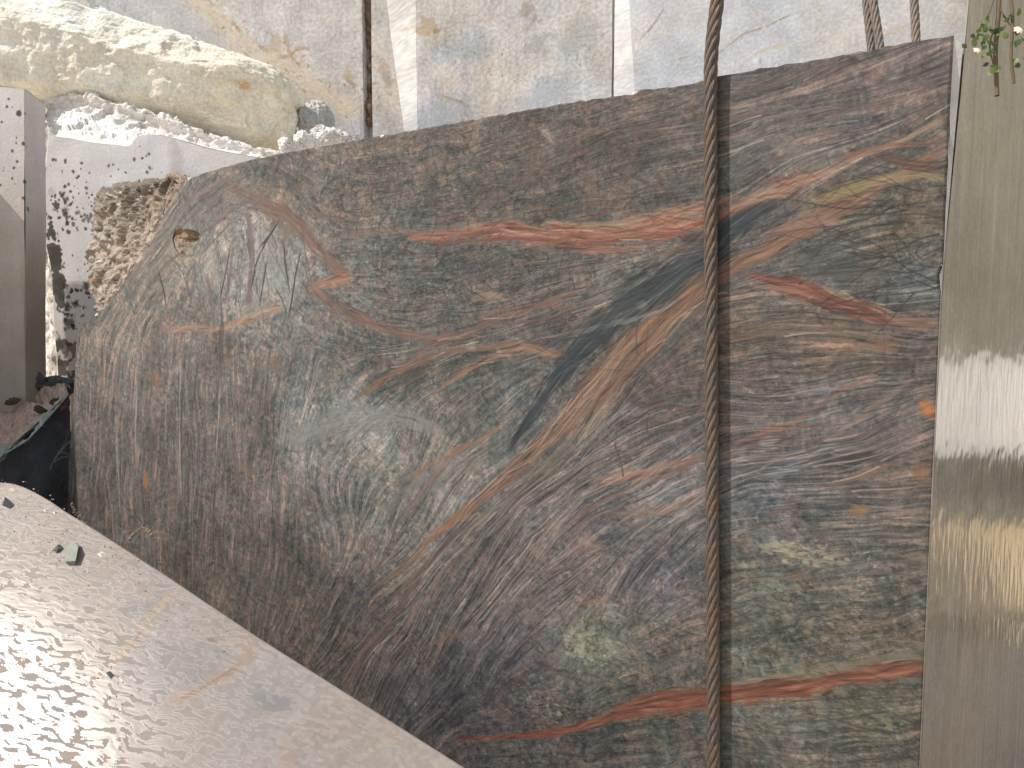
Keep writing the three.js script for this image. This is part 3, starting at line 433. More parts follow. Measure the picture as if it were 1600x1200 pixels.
  // scratches running down the left part
  for (const q of [[[-2.856,1.263,.003],[-2.881,1.092,.005],[-2.888,.925,.003]], [[-2.326,1.342,.003],[-2.337,1.179,.004],[-2.36,1.019,.002]], [[-3.023,1.136,.003],[-3.025,.917,.004],[-3.023,.691,.003]], [[-2.661,1.235,.003],[-2.684,1.003,.003]], [[-2.562,1.364,.003],[-2.587,1.011,.004],[-2.586,.807,.003]]]) S(q, [186,178,168], [160,150,142], { alpha: 0.75, fib: 0.3, rag: 0.5 });
  for (const q of [[[-2.118,1.261,.005],[-2.135,1.005,.006],[-2.141,.697,.005]], [[-3.109,1.351,.005],[-3.149,.961,.007]], [[-2.732,1.462,.008],[-2.77,1.152,.01],[-2.772,.836,.008]], [[-2.412,1.368,.005],[-2.422,1.026,.007]], [[-2.216,1.42,.005],[-2.25,1.16,.007],[-2.24,.899,.005]]]) S(q, [134,112,100], [112,100,96], { alpha: 0.55, soft: 0.8, fib: 0.9 });
  for (const q of [[[-2.556,1.265,.004],[-2.575,1.063,.005]], [[-2.311,1.501,.007],[-2.317,1.371,.009],[-2.343,1.226,.005]], [[-2.307,1.583,.007],[-2.301,1.465,.009]], [[-2.45,1.367,.005],[-2.502,1.144,.006]], [[-2.586,1.439,.005],[-2.623,1.313,.005]]]) S(q, [78,80,84], [98,96,98], { alpha: 0.65, soft: 0.7, fib: 0.6 });
  // orange stains and pale knots
  for (const [p, rx, ry, c, a] of [[[[-.019,1.326]][0], 0.022, 0.022, [184,122,76], 0.9], [[[-2.825,.852]][0], 0.025, 0.05, [166,116,82], 0.8], [[[-.136,1.092]][0], 0.024, 0.016, [156,122,82], 0.8], [[[-.098,1.453]][0], 0.03, 0.012, [136,104,80], 0.6], [[[-2.722,1.284]][0], 0.04, 0.03, [148,116,92], 0.6], [[[-2.02,1.367]][0], 0.05, 0.03, [138,112,92], 0.5], [[[-3.115,1.269]][0], 0.02, 0.04, [150,120,100], 0.5], [[[-.022,1.186]][0], 0.02, 0.03, [140,104,84], 0.5], [[[-2.208,.974]][0], 0.05, 0.02, [140,116,100], 0.5], [[[-2.28,1.371]][0], 0.03, 0.05, [130,104,88], 0.4]]) st.blob(p[0], p[1], rx, ry, 0, c, a, 0.7, 0.6, 22);
  for (const [p, r] of [[[[-1.176,1.436]][0], 0.02], [[[-.654,1.547]][0], 0.016], [[[-1.083,1.423]][0], 0.012], [[[-.766,1.607]][0], 0.01], [[[-.939,2.01]][0], 0.008]]) { st.blob(p[0], p[1], r, r * 0.8, 0.4, [150, 156, 150], 0.5, 0.5, 0.6, 40); }
  S([[-.953,2.02,.003],[-.929,2.003,.007],[-.908,1.977,.003]], [176,160,148], [140,120,110], { alpha: 0.85, fib: 0.8 });
  S([[-.92,1.991,.003],[-.871,1.96,.004],[-.788,1.933,.002]], [108,74,66], [96,80,78], { alpha: 0.6, fib: 0.8 });
  // brown ghosts in the upper half
  for (const q of [[[-.806,1.976,.008],[-.802,1.87,.013],[-.794,1.78,.01]], [[-.969,1.997,.01],[-.975,1.905,.016],[-.948,1.801,.01]], [[-.692,2.016,.008],[-.682,1.921,.013],[-.715,1.83,.008]], [[-.365,2.011,.009],[-.371,1.955,.012],[-.376,1.885,.006]], [[-.066,2.04,.008],[-.062,1.976,.009]], [[-1.169,1.818,.007],[-1.04,1.877,.011],[-.919,1.932,.007]], [[-1.839,2.036,.011],[-1.829,1.953,.008]]]) S(q, [120,92,82], [104,88,82], { alpha: 0.45, soft: 1.1, rag: 0.7, fib: 0.8 });
  for (const q of [[[-.46,2.026,.012],[-.318,2.045,.014],[-.187,2.052,.011]], [[-.459,1.982,.007],[-.288,1.96,.01],[-.098,1.956,.008]], [[-.426,1.847,.009],[-.325,1.809,.007]]]) S(q, [118,92,86], [100,88,84], { alpha: 0.45, soft: 1.1, fib: 1 });
  S([[-.522,1.29,.005],[-.621,1.297,.008],[-.727,1.311,.005]], [84,66,66], [108,86,82], { alpha: 0.6, fib: 1 });
  S([[-.505,1.26,.005],[-.587,1.241,.01],[-.655,1.257,.005]], [72,68,68], [96,86,84], { alpha: 0.55, soft: 0.9, fib: 1 });
  // speckled nests of pale green
  seed(41);
  for (const [c, rx, ry, n, col, s] of [[[[-.785,.631]][0], 0.11, 0.06, 260, [150,150,134], 0.006], [[[-.933,.428]][0], 0.12, 0.06, 170, [144,142,126], 0.005], [[[-.259,.979]][0], 0.12, 0.035, 220, [154,151,134], 0.006], [[[-.251,.696]][0], 0.1, 0.03, 40, [134,130,116], 0.006], [[[-.088,.635]][0], 0.09, 0.06, 90, [128,130,112], 0.007], [[[-.56,.701]][0], 0.1, 0.07, 50, [134,128,112], 0.005], [[[-.186,.817]][0], 0.13, 0.07, 90, [136,133,118], 0.006], [[[-.299,.884]][0], 0.1, 0.04, 60, [134,136,120], 0.006], [[[-.834,.763]][0], 0.13, 0.07, 90, [150,144,136], 0.004], [[[-.32,.552]][0], 0.1, 0.04, 50, [130,130,112], 0.006], [[[-.72,.734]][0], 0.06, 0.03, 30, [142,148,148], 0.008], [[[-.513,.81]][0], 0.07, 0.05, 40, [132,130,134], 0.008], [[[-1.262,1.603]][0], 0.2, 0.05, 70, [140,140,130], 0.004], [[[-1.455,1.84]][0], 0.2, 0.05, 60, [140,134,124], 0.004]]) for (let i = 0; i < n; i++) { const a = rr(0, 6.28), q = Math.sqrt(rnd()) * (0.4 + 0.6 * rnd()); const z = s * rr(0.3, 1.1); st.blob(c[0] + Math.cos(a) * q * rx, c[1] + Math.sin(a) * q * ry, z * rr(1, 2.2), z * rr(0.5, 1), rr(-0.4, 0.5), ((e) => col.map((v) => v + e))(rr(-30, 16)), rr(0.3, 0.75), 0.6, 0.8, 60); }
  st.blob(...[[-.823,.613]][0], 0.022, 0.014, 0.6, [160, 164, 148], 0.55, 0.5, 0.7, 40);
  st.blob(...[[-.337,1.227]][0], 0.03, 0.012, 0.3, [168, 178, 172], 0.5, 0.6, 0.7, 30);
  // hairlines that follow the grain, in the colours of the stone
  seed(77);
  const cols = [[140,106,88],[160,142,122],[58,55,56],[56,60,62],[172,168,160],[112,90,84],[140,132,128],[78,68,72],[128,136,138],[50,48,50]];
  for (let i = 0; i < 1300; i++) {
    const x = rr(-3.45, 0), y = rr(0.05, 2.08), k = K(x, y, 0); if (rnd() > 0.25 + 0.75 * k) continue;
    const c = cols[Math.floor(rnd() * cols.length)], a = flow(x, y) + (rnd() < 0.5 ? Math.PI : 0);
    st.walk(x, y, a, rr(0.03, 0.22) * (0.5 + k), rr(0.001, 0.0034), c, rr(0.15, 0.5), 0.5, 0.04, flow, 1);
  }
  // crisp combed strings, thickest through the lower middle
  for (const [list, n, l0, l1] of [[[[-1.532,.476],[-1.319,.728],[-1.128,.953],[-.936,1.158],[-1.271,.617],[-1.04,.854],[-.836,1.063],[-.726,1.211],[-1.393,.836],[-.997,.731],[-.797,.929],[-.653,1.084],[-1.647,.361],[-.586,1.19]], 620, 0.1, 0.42], [[[-.374,1.508],[-.205,1.423],[-.075,1.317],[-.339,1.271],[-.198,1.195],[-.335,1.122],[-.08,1.453],[-.288,1.958],[-.121,1.907]], 300, 0.08, 0.34], [[[-1.264,1.397],[-1.04,1.509],[-.84,1.576],[-.695,1.637],[-1.412,1.314],[-.917,1.44]], 220, 0.06, 0.26], [[[-3.139,.962],[-2.754,1.127],[-2.429,1.025],[-2.129,1.168],[-3.012,1.353],[-2.523,.764],[-2.072,.872]], 260, 0.08, 0.34]]) for (let i = 0; i < n; i++) {
    const p = list[Math.floor(rnd() * list.length)], x = p[0] + rr(-0.16, 0.16), y = p[1] + rr(-0.12, 0.12), c = [[172, 162, 154], [58, 56, 60], [150, 142, 138], [134, 102, 86], [48, 50, 54], [120, 106, 106], [182, 174, 160], [74, 68, 70]][i % 8];
    if (x < -3.4 || x > -0.01 || y < 0.02 || y > 2.06) continue;
    st.walk(x, y, flow(x, y) + (rnd() < 0.5 ? Math.PI : 0), rr(l0, l1), rr(0.0014, 0.0036), c, rr(0.3, 0.8), 0.1, 0.015, flow, 1);
  }
  S([[-.331,1.778,.007],[-.409,1.737,.03],[-.483,1.677,.043],[-.593,1.602,.054],[-.694,1.538,.047],[-.802,1.45,.034],[-.897,1.354,.024],[-.977,1.244,.016],[-1.051,1.148,.007]], [40,52,60], [66,80,88], { patch: 0.45, alpha: 0.5, soft: 0.9, rag: 0.6, fib: 1 });
  // dark branching veins: the pale wedge, the right part, the crackled top
  const inside = (list, n, a0, a1, l0, l1, w, c, al, br) => { for (let i = 0; i < n; i++) { const p = list[Math.floor(rnd() * list.length)]; st.walk(p[0] + rr(-0.1, 0.1), p[1] + rr(-0.06, 0.06), rr(a0, a1), rr(l0, l1), w * rr(0.6, 1.3), c, al * rr(0.6, 1), 0.24, br); } };
  inside([[-2.478,1.585],[-2.289,1.559],[-2.113,1.557],[-1.979,1.577],[-1.851,1.639],[-2.356,1.701],[-2.553,1.66]], 22, 1.2, 1.9, 0.2, 0.5, 0.0045, [84,84,88], 0.7, 0.05);
  inside([[-2.402,1.56],[-2.178,1.649],[-2.006,1.731],[-2.242,1.788]], 9, 0.5, 2.6, 0.1, 0.35, 0.004, [122,92,88], 0.65, 0.06);
  inside([[-2.726,1.564],[-2.471,1.705],[-2.169,1.851]], 14, 0.5, 0.9, 0.25, 0.5, 0.006, [118,104,102], 0.6, 0.02);
  inside([[-.009,1.74],[-.007,1.701],[-.011,1.663],[-.016,1.624],[-.043,1.73],[-.033,1.768]], 13, 2.8, 3.5, 0.15, 0.4, 0.004, [48,46,46], 0.85, 0.09);
  inside([[-.151,1.725],[-.089,1.694],[-.212,1.647],[-.115,1.762]], 9, 2.6, 3.8, 0.06, 0.2, 0.003, [58,56,56], 0.75, 0.09);
  inside([[-1.506,1.902],[-1.26,1.916],[-1.04,1.808],[-.843,1.875],[-1.382,1.721],[-1.126,1.654],[-.938,1.647],[-1.614,1.833],[-.699,1.907],[-1.216,1.602]], 90, 0, 6.28, 0.04, 0.16, 0.0034, [60,58,60], 0.65, 0.09);
  inside([[-.126,.624],[-.064,.671],[-.049,.603],[-.255,.817],[-.083,.868],[-.645,.578],[-.933,.409]], 60, 2.8, 3.6, 0.04, 0.2, 0.004, [64,64,62], 0.6, 0.06);
  inside([[-1.39,1.078],[-1.22,1.018],[-1.633,.97],[-1.47,.927]], 22, 0.2, 2, 0.05, 0.2, 0.003, [92,92,92], 0.6, 0.06);
  inside([[-.621,1.284],[-.598,1.413],[-.799,1.136]], 5, 1.45, 1.7, 0.08, 0.14, 0.004, [74,64,64], 0.75, 0.02);
  inside([[-.919,1.748],[-.75,1.734],[-.595,1.742],[-1.215,1.763],[-.662,1.712],[-.381,1.785],[-.297,1.803]], 60, -0.4, 0.4, 0.05, 0.2, 0.003, [112,60,48], 0.7, 0.06);
  // saw lines and the edge of a dried water run to the right of the rope
  seed(5);
  for (let i = 0; i < 150; i++) { const y = rr(0.1, 2.07), x = rr(-1.0, 0), l = rr(0.1, 0.6), s = rr(-0.03, 0.03); st.line([[x, y], [x + l, y + s * l]], 0.0016, rnd() < 0.5 ? [70, 70, 72] : [146, 142, 138], rr(0.12, 0.4)); }
  for (const ch of [st.r, st.g, st.b]) for (let i = 0; i < ch.length; i++) ch[i] = Math.max(0.08, 0.4 + (ch[i] - 0.4) * 1.14);
  return st;
})();
function FZ() {
  return [[-.043,2.036,104,92,90],[-.224,2.016,98,88,86],[-.386,1.986,92,87,85],[-.584,2.015,100,88,82],[-.843,1.973,98,86,80],[-1.147,1.993,102,92,84],[-1.504,1.979,105,96,88],[-1.933,1.984,112,102,95],[-2.305,1.998,122,113,107],[-.048,1.859,112,102,92],[-.182,1.902,100,95,92],[-.355,1.883,95,92,92],[-.664,1.857,92,84,80],[-.939,1.851,90,84,78],[-1.26,1.862,96,90,84],[-1.614,1.853,108,98,92],[-2.389,1.796,150,145,138],[-2.104,1.78,150,147,142],[-1.943,1.685,148,147,143],[-1.789,1.721,134,126,120],[-2.673,1.713,138,129,120],[-2.181,1.581,148,142,135],[-2.907,1.514,135,124,115],[-1.969,1.859,118,106,98],[-1.618,1.673,116,112,108],[-1.509,1.708,106,104,100],[-1.262,1.659,98,96,94],[-.938,1.647,96,90,86],[-.696,1.669,104,101,94],[-.349,1.653,95,92,92],[-.151,1.738,105,98,85],[-.054,1.718,106,94,80],[-.212,1.647,90,92,92],[-.049,1.586,105,108,110],[-3.158,1.35,128,118,110],[-2.696,1.361,125,115,110],[-2.298,1.371,118,110,105],[-1.858,1.425,112,106,104],[-1.515,1.39,100,96,92],[-1.149,1.344,92,92,88],[-.937,1.544,105,95,92],[-.373,1.478,105,92,82],[-.206,1.451,110,95,82],[-.055,1.427,100,90,85],[-3.185,1.014,118,108,102],[-2.582,1.164,112,105,100],[-2.128,1.191,112,104,100],[-1.898,1.161,128,129,128],[-1.601,1.182,138,137,134],[-1.266,1.168,122,118,112],[-1.04,1.258,95,98,98],[-.588,1.318,90,82,80],[-.368,1.299,100,92,92],[-.202,1.31,110,108,110],[-.075,1.317,102,96,98],[-3.208,.728,105,97,92],[-2.732,.788,112,102,96],[-2.139,.91,122,110,103],[-1.749,1,128,122,118],[-1.523,.962,126,123,116],[-1.267,1.012,125,122,118],[-.935,1.015,110,106,108],[-.654,1.183,112,104,104],[-.567,1.094,108,108,112],[-.335,1.122,100,100,105],[-.131,1.145,98,94,92],[-.034,1.184,105,92,85],[-2.534,.557,106,97,90],[-1.979,.653,106,98,92],[-1.528,.69,114,103,97],[-1.152,.758,104,98,98],[-.835,.852,110,100,100],[-.563,.866,106,101,105],[-.329,.909,102,100,94],[-.124,.947,100,97,92],[-1.826,.408,100,92,89],[-1.398,.466,102,95,94],[-1.04,.59,100,95,97],[-.775,.651,120,118,105],[-.56,.701,105,98,92],[-.325,.755,106,103,93],[-.12,.832,106,99,89],[-1.273,.312,94,89,90],[-.997,.41,94,87,84],[-.643,.422,92,89,84],[-.32,.552,96,95,90],[-.114,.657,100,99,87],[-.048,.589,97,94,87]];
}

const veinedMap = veined.texture(0.82), veinedBump = veined.heightTexture();
const cutMat = M({ map: veinedMap, bumpMap: veinedBump, bumpScale: 0.0012, roughness: 0.62 });

// ------------------------------------------------------------------ plainer stones
function plainStone(x0, y0, w, h, ppm, zones, o = {}) {
  const st = new Stone(x0, y0, w, h, ppm), Z = st.grid(zones, 3, 3.2), { contrast = 1, streak = 0.3, sd = 0, warp = 0.1, fq = 1, fringe = 0, cool = 0 } = o;
  st.each((p, x, y) => {
    const X = x + warp * f2(x * 3 * fq + sd, y * 3 * fq, 4), Y = y + warp * f2(x * 3 * fq, y * 3 * fq + sd + 30, 4) + (fringe ? fringe * (0.07 * f2(x * 55, y * 1.2, 3) + 0.05 * n2(x * 190, y * 2.4)) : 0);
    const m = f2(X * 5 * fq + sd, Y * 5 * fq, 4), k = f2(x * 40 * fq, y * 40 * fq + sd, 3), v = f2(x * 22 * fq + sd, y * 0.9 * fq, 3), c = Math.abs(n2(X * 7 * fq + 9, Y * 7 * fq + sd)), t = 1 + contrast * (0.07 * m + 0.08 * k + streak * 0.13 * v + 0.05 * (1 - sst(0, 0.05, c)) * sst(0, 0.3, n2(x * 3 * fq + sd, y * 3 * fq)));
    const hu = Math.min(1, contrast) * 0.025 * f2(X * 3 * fq + 70 + sd, Y * 3 * fq, 3);
    st.r[p] = Z(X, Y, 0) / 255 * t * (1 + hu); st.g[p] = Z(X, Y, 1) / 255 * t; st.b[p] = Z(X, Y, 2) / 255 * t * (1 - hu * 1.4) * (1 + 0.04 * cool); if (cool) { const l0 = (st.r[p] + st.g[p] + st.b[p]) / 3, q0 = 0.62; st.r[p] = (l0 + (st.r[p] - l0) * q0) * 0.99; st.g[p] = l0 + (st.g[p] - l0) * q0; st.b[p] = l0 + (st.b[p] - l0) * q0; }
    st.h[p] = 0.5 + 0.25 * k + 0.12 * m + 0.1 * n2(x * 150, y * 150);
  });
  return st;
}
const whiteBroken = (() => { const st = plainStone(0, 0, 1.6, 1.6, 480, [[0.2, 0.3, 234, 230, 224], [0.8, 0.9, 228, 223, 216], [1.3, 0.4, 230, 226, 222], [0.4, 1.3, 218, 210, 200], [1.2, 1.3, 232, 228, 220]], { contrast: 1.5, streak: 0, fq: 1.6 });
  seed(3); for (let i = 0; i < 240; i++) st.blob(rr(0, 1.6), rr(0, 1.6), rr(0.004, 0.03), rr(0.003, 0.012), rr(0, 3), [[150, 136, 118], [176, 160, 140], [128, 124, 116], [236, 232, 226]][i % 4], rr(0.25, 0.7), 0.7, 0.9, 30); return st; })();
const brokenMat = M({ map: whiteBroken.texture(), bumpMap: whiteBroken.heightTexture(), bumpScale: 0.008, roughness: 0.95 });
const creamStone = (() => { const st = plainStone(-1.6, -1, 3.2, 2, 300, [[-1.2, 0.2, 230, 226, 216], [-0.5, 0.1, 230, 225, 212], [0.3, 0.1, 228, 222, 208], [1, 0, 230, 220, 198], [0.6, -0.4, 206, 196, 170], [1, -0.5, 200, 196, 172], [0, -0.4, 212, 204, 184], [-1, -0.5, 204, 198, 180], [0, 0.8, 232, 228, 218], [1, 0.7, 232, 226, 212], [-1, 0.8, 230, 226, 216]], { contrast: 1.4, streak: 0, fq: 1.3 });
  seed(9); for (let i = 0; i < 220; i++) st.blob(rr(-1.6, 1.6), rr(-1, 1), rr(0.004, 0.05), rr(0.003, 0.02), rr(-0.6, 0.6), [[160, 162, 156], [206, 180, 142], [220, 196, 156], [140, 142, 136], [240, 236, 228]][i % 5], rr(0.12, 0.4), 0.8, 0.9, 22);
  st.blob(0.85, 0.06, 0.05, 0.035, 0, [208, 160, 108], 0.7, 0.6, 0.5, 20); return st; })();
const creamMat = M({ map: creamStone.texture(1.13), bumpMap: creamStone.heightTexture(), bumpScale: 0.012, roughness: 0.95 });
const brownBroken = (() => { const st = plainStone(0, 0, 0.8, 0.8, 800, [[0.1, 0.1, 148, 130, 114], [0.5, 0.2, 176, 163, 150], [0.3, 0.6, 122, 112, 104], [0.7, 0.7, 166, 156, 146], [0.05, 0.6, 150, 134, 116]], { contrast: 2.4, streak: 0, fq: 3 });
  seed(4); for (let i = 0; i < 420; i++) st.blob(rr(0, 0.8), rr(0, 0.8), rr(0.003, 0.03), rr(0.002, 0.014), rr(0, 3), [[84, 76, 70], [110, 96, 84], [198, 186, 170], [222, 214, 204], [150, 116, 84]][i % 5], rr(0.3, 0.8), 0.6, 0.9, 60); return st; })();
const brownMat = M({ map: brownBroken.texture(), bumpMap: brownBroken.heightTexture(), bumpScale: 0.006, roughness: 0.95 });
const greyBroken = plainStone(0, 0, 1, 1, 400, [[0.2, 0.2, 92, 96, 94], [0.7, 0.3, 112, 110, 102], [0.4, 0.8, 80, 84, 86], [0.8, 0.8, 104, 110, 106]], { contrast: 2, streak: 0, fq: 2 });
const greyMat = M({ map: greyBroken.texture(), bumpMap: greyBroken.heightTexture(), bumpScale: 0.006, roughness: 0.9 });

// ------------------------------------------------------------------ ground
{
  const gs = plainStone(0, 0, 4, 4, 160, [[0.5, 0.5, 204, 186, 156], [2, 3, 212, 196, 170], [3.5, 1, 196, 178, 148]], { contrast: 2, streak: 0, fq: 2 });
  const gt = gs.texture(0.8); gt.wrapS = gt.wrapT = THREE.MirroredRepeatWrapping;
  const g = meshGrid(60, 60, (u, v) => { const x = (u - 0.5) * 300, z = (0.5 - v) * 300; return [x, 0.1 * n2(x * 0.2, z * 0.2) - 0.08, z, x, z]; });
  tag(put('ground', g, M({ map: gt, roughness: 1 })), 'pale dusty quarry floor under the stone blocks', null, null, 'structure');
}

// ------------------------------------------------------------------ the veined block
const edgeTop = [[0,2.075],[-.103,2.074],[-.226,2.072],[-.36,2.074],[-.473,2.077]];
{
  const t = thing('veined_marble_block', {o:[.879,0,-1.551],x:[.845,0,.535],y:[0,1,0],n:[-.535,0,.845]}, 'large dark brown veined marble block with rust red seams behind the steel rope', 'stone block');
  seed(21);
  const out = [], rough = (pts, amp, step) => { for (let i = 0; i < pts.length - 1; i++) { const a = pts[i], b = pts[i + 1], L = Math.hypot(b[0] - a[0], b[1] - a[1]), n = Math.max(1, Math.round(L / step)); for (let k = 0; k < n; k++) { const f = k / n, j = i + f > 0 ? amp : 0; const nx = -(b[1] - a[1]) / L, ny = (b[0] - a[0]) / L, q = j * (n2(a[0] * 40 + k * 0.9, a[1] * 40 + i) * 1.6); out.push([a[0] + (b[0] - a[0]) * f + nx * q, a[1] + (b[1] - a[1]) * f + ny * q]); } } };
  // round the face: down the right edge, along the hidden foot, up the left edge, along the broken corner, back along the top
  const right = [[0, 2.073], ...[[0,2.028]], [-0.001, 1.62], [-0.006, 1.6], [-0.004, 1.57], [0, 1.56], [0, 0.9], [0, 0.02]];
  rough(right, 0.0016, 0.03);
  rough([[0, 0.02], [-3.40, 0.02]], 0, 0.5);
  const left = [[-3.602,-.672],[-3.5,.328],[-3.448,.668],[-3.423,.878],[-3.365,1.115],[-3.329,1.345],[-3.298,1.453],[-3.237,1.506],[-3.143,1.541],[-3.093,1.557]];
  left[0][1] = 0.02;
  rough(left, 0.005, 0.03);
  const arc = spline([[-3.093,1.557],[-3.011,1.615],[-2.869,1.721],[-2.744,1.804],[-2.662,1.898],[-2.583,1.972],[-2.484,2.041]], 24);
  const arc0 = out.length; rough(arc, 0.013, 0.012); const arcR = out.slice(arc0);
  const top = [[-2.484,2.041],[-2.338,2.056],[-2.16,2.068],[-1.993,2.075],[-1.72,2.075],[-1.503,2.077],[-1.258,2.077],[-1.04,2.076],[-.882,2.076],[-.835,2.073],[-.692,2.068],[-.667,2.074],[-.601,2.069],[-.537,2.066],[-.514,2.069],[-.473,2.077],[-.36,2.074],[-.226,2.072],[-.103,2.074],[0,2.075]];
  for (const p of top) if (p[0] > -2.2) p[1] = Math.min(p[1], 2.074);
  rough(top, 0.0035, 0.018);
  const sh = new THREE.Shape(out.map((p) => new THREE.Vector2(p[0], p[1])));
  const scar = spline([[-2.592,1.827],[-2.557,1.873],[-2.494,1.862],[-2.417,1.84],[-2.423,1.803],[-2.475,1.777],[-2.484,1.749],[-2.547,1.762],[-2.578,1.787],[-2.592,1.827]], 30);
  sh.holes.push(new THREE.Path(scar.map((p) => new THREE.Vector2(p[0], p[1]))));
  const ex = new THREE.ExtrudeGeometry(sh, { depth: 1.25, bevelEnabled: true, bevelThickness: 0.006, bevelSize: 0.005, bevelOffset: -0.005, bevelSegments: 2, steps: 1, curveSegments: 1 });
  ex.translate(0, 0, -1.256);
  const P = ex.attributes.position, face = [], rest = [];
  for (let i = 0; i < P.count; i += 3) (P.getZ(i) > -0.0005 && P.getZ(i + 1) > -0.0005 && P.getZ(i + 2) > -0.0005 ? face : rest).push(i, i + 1, i + 2);
  const sub = (l, fl) => { const g = new THREE.BufferGeometry(); for (const k of ['position', 'normal', 'uv']) { const A = ex.attributes[k], n = A.itemSize, d = new Float32Array(l.length * n); l.forEach((q, i) => { for (let c = 0; c < n; c++) d[i * n + c] = A.array[q * n + c]; }); g.setAttribute(k, new THREE.BufferAttribute(d, n)); } const p = g.attributes.position, u = g.attributes.uv; for (let i = 0; i < p.count; i++) u.setXY(i, p.getX(i) - (fl ? 0 : p.getZ(i)), p.getY(i)); return g; };
  tag(put('cut_face', sub(face, true), cutMat, t), 'sawn front face with rust red, teal and cream veins');
  const sideMat = M({ map: veinedMap, bumpMap: veinedBump, bumpScale: 0.0003, roughness: 0.1 });
  put('block_body', sub(rest, false), sideMat, t);
  // natural broken corner, upper left
  const e0 = [...arcR].map((p) => [p[0] + 0.004, p[1] - 0.002, -0.003]).reverse();
  const s1 = [[-2.714,2.095],[-2.845,2.098],[-2.968,2.091],[-3.11,2.097],[-3.259,2.097],[-3.338,2.079],[-3.376,1.996],[-3.406,1.882],[-3.433,1.752],[-3.426,1.634],[-3.389,1.557]], s2 = [[-3.167,2.171],[-3.319,2.177],[-3.532,2.172],[-3.672,2.172],[-3.79,2.15],[-3.871,2.107],[-3.919,2.027],[-3.959,1.912],[-3.982,1.776],[-3.978,1.673],[-3.923,1.586]];
  const m1 = [[-2.556,2.059],[-2.604,2.061],[-2.662,2.055],[-2.723,2.028],[-2.778,1.98],[-2.844,1.916],[-2.921,1.844],[-3.01,1.769],[-3.092,1.705],[-3.177,1.62],[-3.202,1.554]];
  put('broken_corner', loft([e0, spline(m1, 30).map((p) => [p[0], p[1], -0.05]), s1.map((p) => [p[0], p[1], -0.16]), s2.map((p) => [p[0], p[1], -0.5])], 190, 140, 0.02, 9, { sd: 3, facet: 0.02, ff: 15, hold1: true }), brownMat, t);
  const c0 = scar.map((p) => [p[0], p[1], -0.005]), cc = [[-2.508,1.817]][0], c1 = scar.map((p) => [mixn(cc[0], p[0], 0.55), mixn(cc[1], p[1], 0.55), -0.013]), c2 = scar.map(() => [cc[0], cc[1], -0.015]);
  put('chip_scar', loft([c0, c1, c2], 30, 14, 0.012, 30, {}), M({ map: brownMat.map, bumpMap: brownMat.bumpMap, bumpScale: 0.004, roughness: 0.95, color: 0xf2efe8 }), t);
  // small fresh chips on the rim
  seed(8);
  for (const [p, r] of [[[[-.68,2.066]][0], 0.012], [[[-1.511,2.07]][0], 0.008], [[[-.009,1.622]][0], 0.008], [[[-3.134,1.536]][0], 0.016], [[[-2.468,2.037]][0], 0.014]]) { const pts = []; for (let i = 0; i < 14; i++) pts.push(new THREE.Vector3(rr(-1, 1) * r, rr(-0.6, 0.6) * r, rr(-0.5, 0.5) * r)); const g = boxUV(new ConvexGeometry(pts)); g.translate(p[0], p[1], -0.002); put('rim_chip', g, brokenMat, t); }
}

// ------------------------------------------------------------------ steel ropes of the sling
function ropeStrand(path, R, r, lay, phase) {                 // one strand winding round the rope's line
  const curve = new THREE.CatmullRomCurve3(path.map(V)), L = curve.getLength(), n = Math.ceil(L / 0.004), pos = [], nor = [], uv = [], idx = [], k = 9;
  const T = new THREE.Vector3(), p = new THREE.Vector3(), a = new THREE.Vector3(), b = new THREE.Vector3(), ref = new THREE.Vector3(0, 0, 1), cen = [];
  for (let i = 0; i <= n; i++) { curve.getPointAt(i / n, p); curve.getTangentAt(i / n, T); a.crossVectors(ref, T).normalize(); b.crossVectors(T, a); const s = i / n * L, th = phase + s / lay * 6.28319; cen.push(p.clone().addScaledVector(a, Math.cos(th) * R).addScaledVector(b, Math.sin(th) * R)); }
  for (let i = 0; i <= n; i++) {
    T.subVectors(cen[Math.min(n, i + 1)], cen[Math.max(0, i - 1)]).normalize(); a.crossVectors(ref, T).normalize(); b.crossVectors(T, a);
    for (let j = 0; j <= k; j++) { const th = j / k * 6.28319, x = Math.cos(th), y = Math.sin(th); const q = cen[i]; pos.push(q.x + (a.x * x + b.x * y) * r, q.y + (a.y * x + b.y * y) * r, q.z + (a.z * x + b.z * y) * r); nor.push(a.x * x + b.x * y, a.y * x + b.y * y, a.z * x + b.z * y); uv.push(i / n * L, j / k); }
  }
  for (let i = 0; i < n; i++) for (let j = 0; j < k; j++) { const q = i * (k + 1) + j, c = q + k + 1; idx.push(q, q + 1, c, q + 1, c + 1, c); }
  const g = new THREE.BufferGeometry(); g.setAttribute('position', new THREE.Float32BufferAttribute(pos, 3)); g.setAttribute('normal', new THREE.Float32BufferAttribute(nor, 3)); g.setAttribute('uv', new THREE.Float32BufferAttribute(uv, 2)); g.setIndex(idx); return g;
}
const ropeTex = (() => {                                       // rusty wires: u along the strand in metres, v round it
  const st = new Stone(0, 0, 0.5, 1, 512), W = st.W, H = st.H; st.each((o, x, y) => { const w = Math.abs(Math.sin((y * 9 + x * 26) * Math.PI)), n = f2(x * 60, y * 6, 3), q = f2(x * 9, y * 2 + 5, 2), t = 0.72 + 0.34 * w + 0.22 * n; st.r[o] = (0.465 + 0.06 * q) * t; st.g[o] = (0.41 + 0.01 * q) * t; st.b[o] = (0.37 - 0.04 * q) * t; st.h[o] = w * 0.8 + 0.15 * n; });
  const t = st.texture(), h = st.heightTexture(), t2 = st.texture(2.6); for (const k of [t, h, t2]) { k.wrapS = k.wrapT = THREE.RepeatWrapping; k.repeat.set(2, 1); } return [t, h, t2];
})();
const ropeMat = M({ map: ropeTex[0], bumpMap: ropeTex[1], bumpScale: 0.0012, roughness: 0.55, metalness: 0.25 });
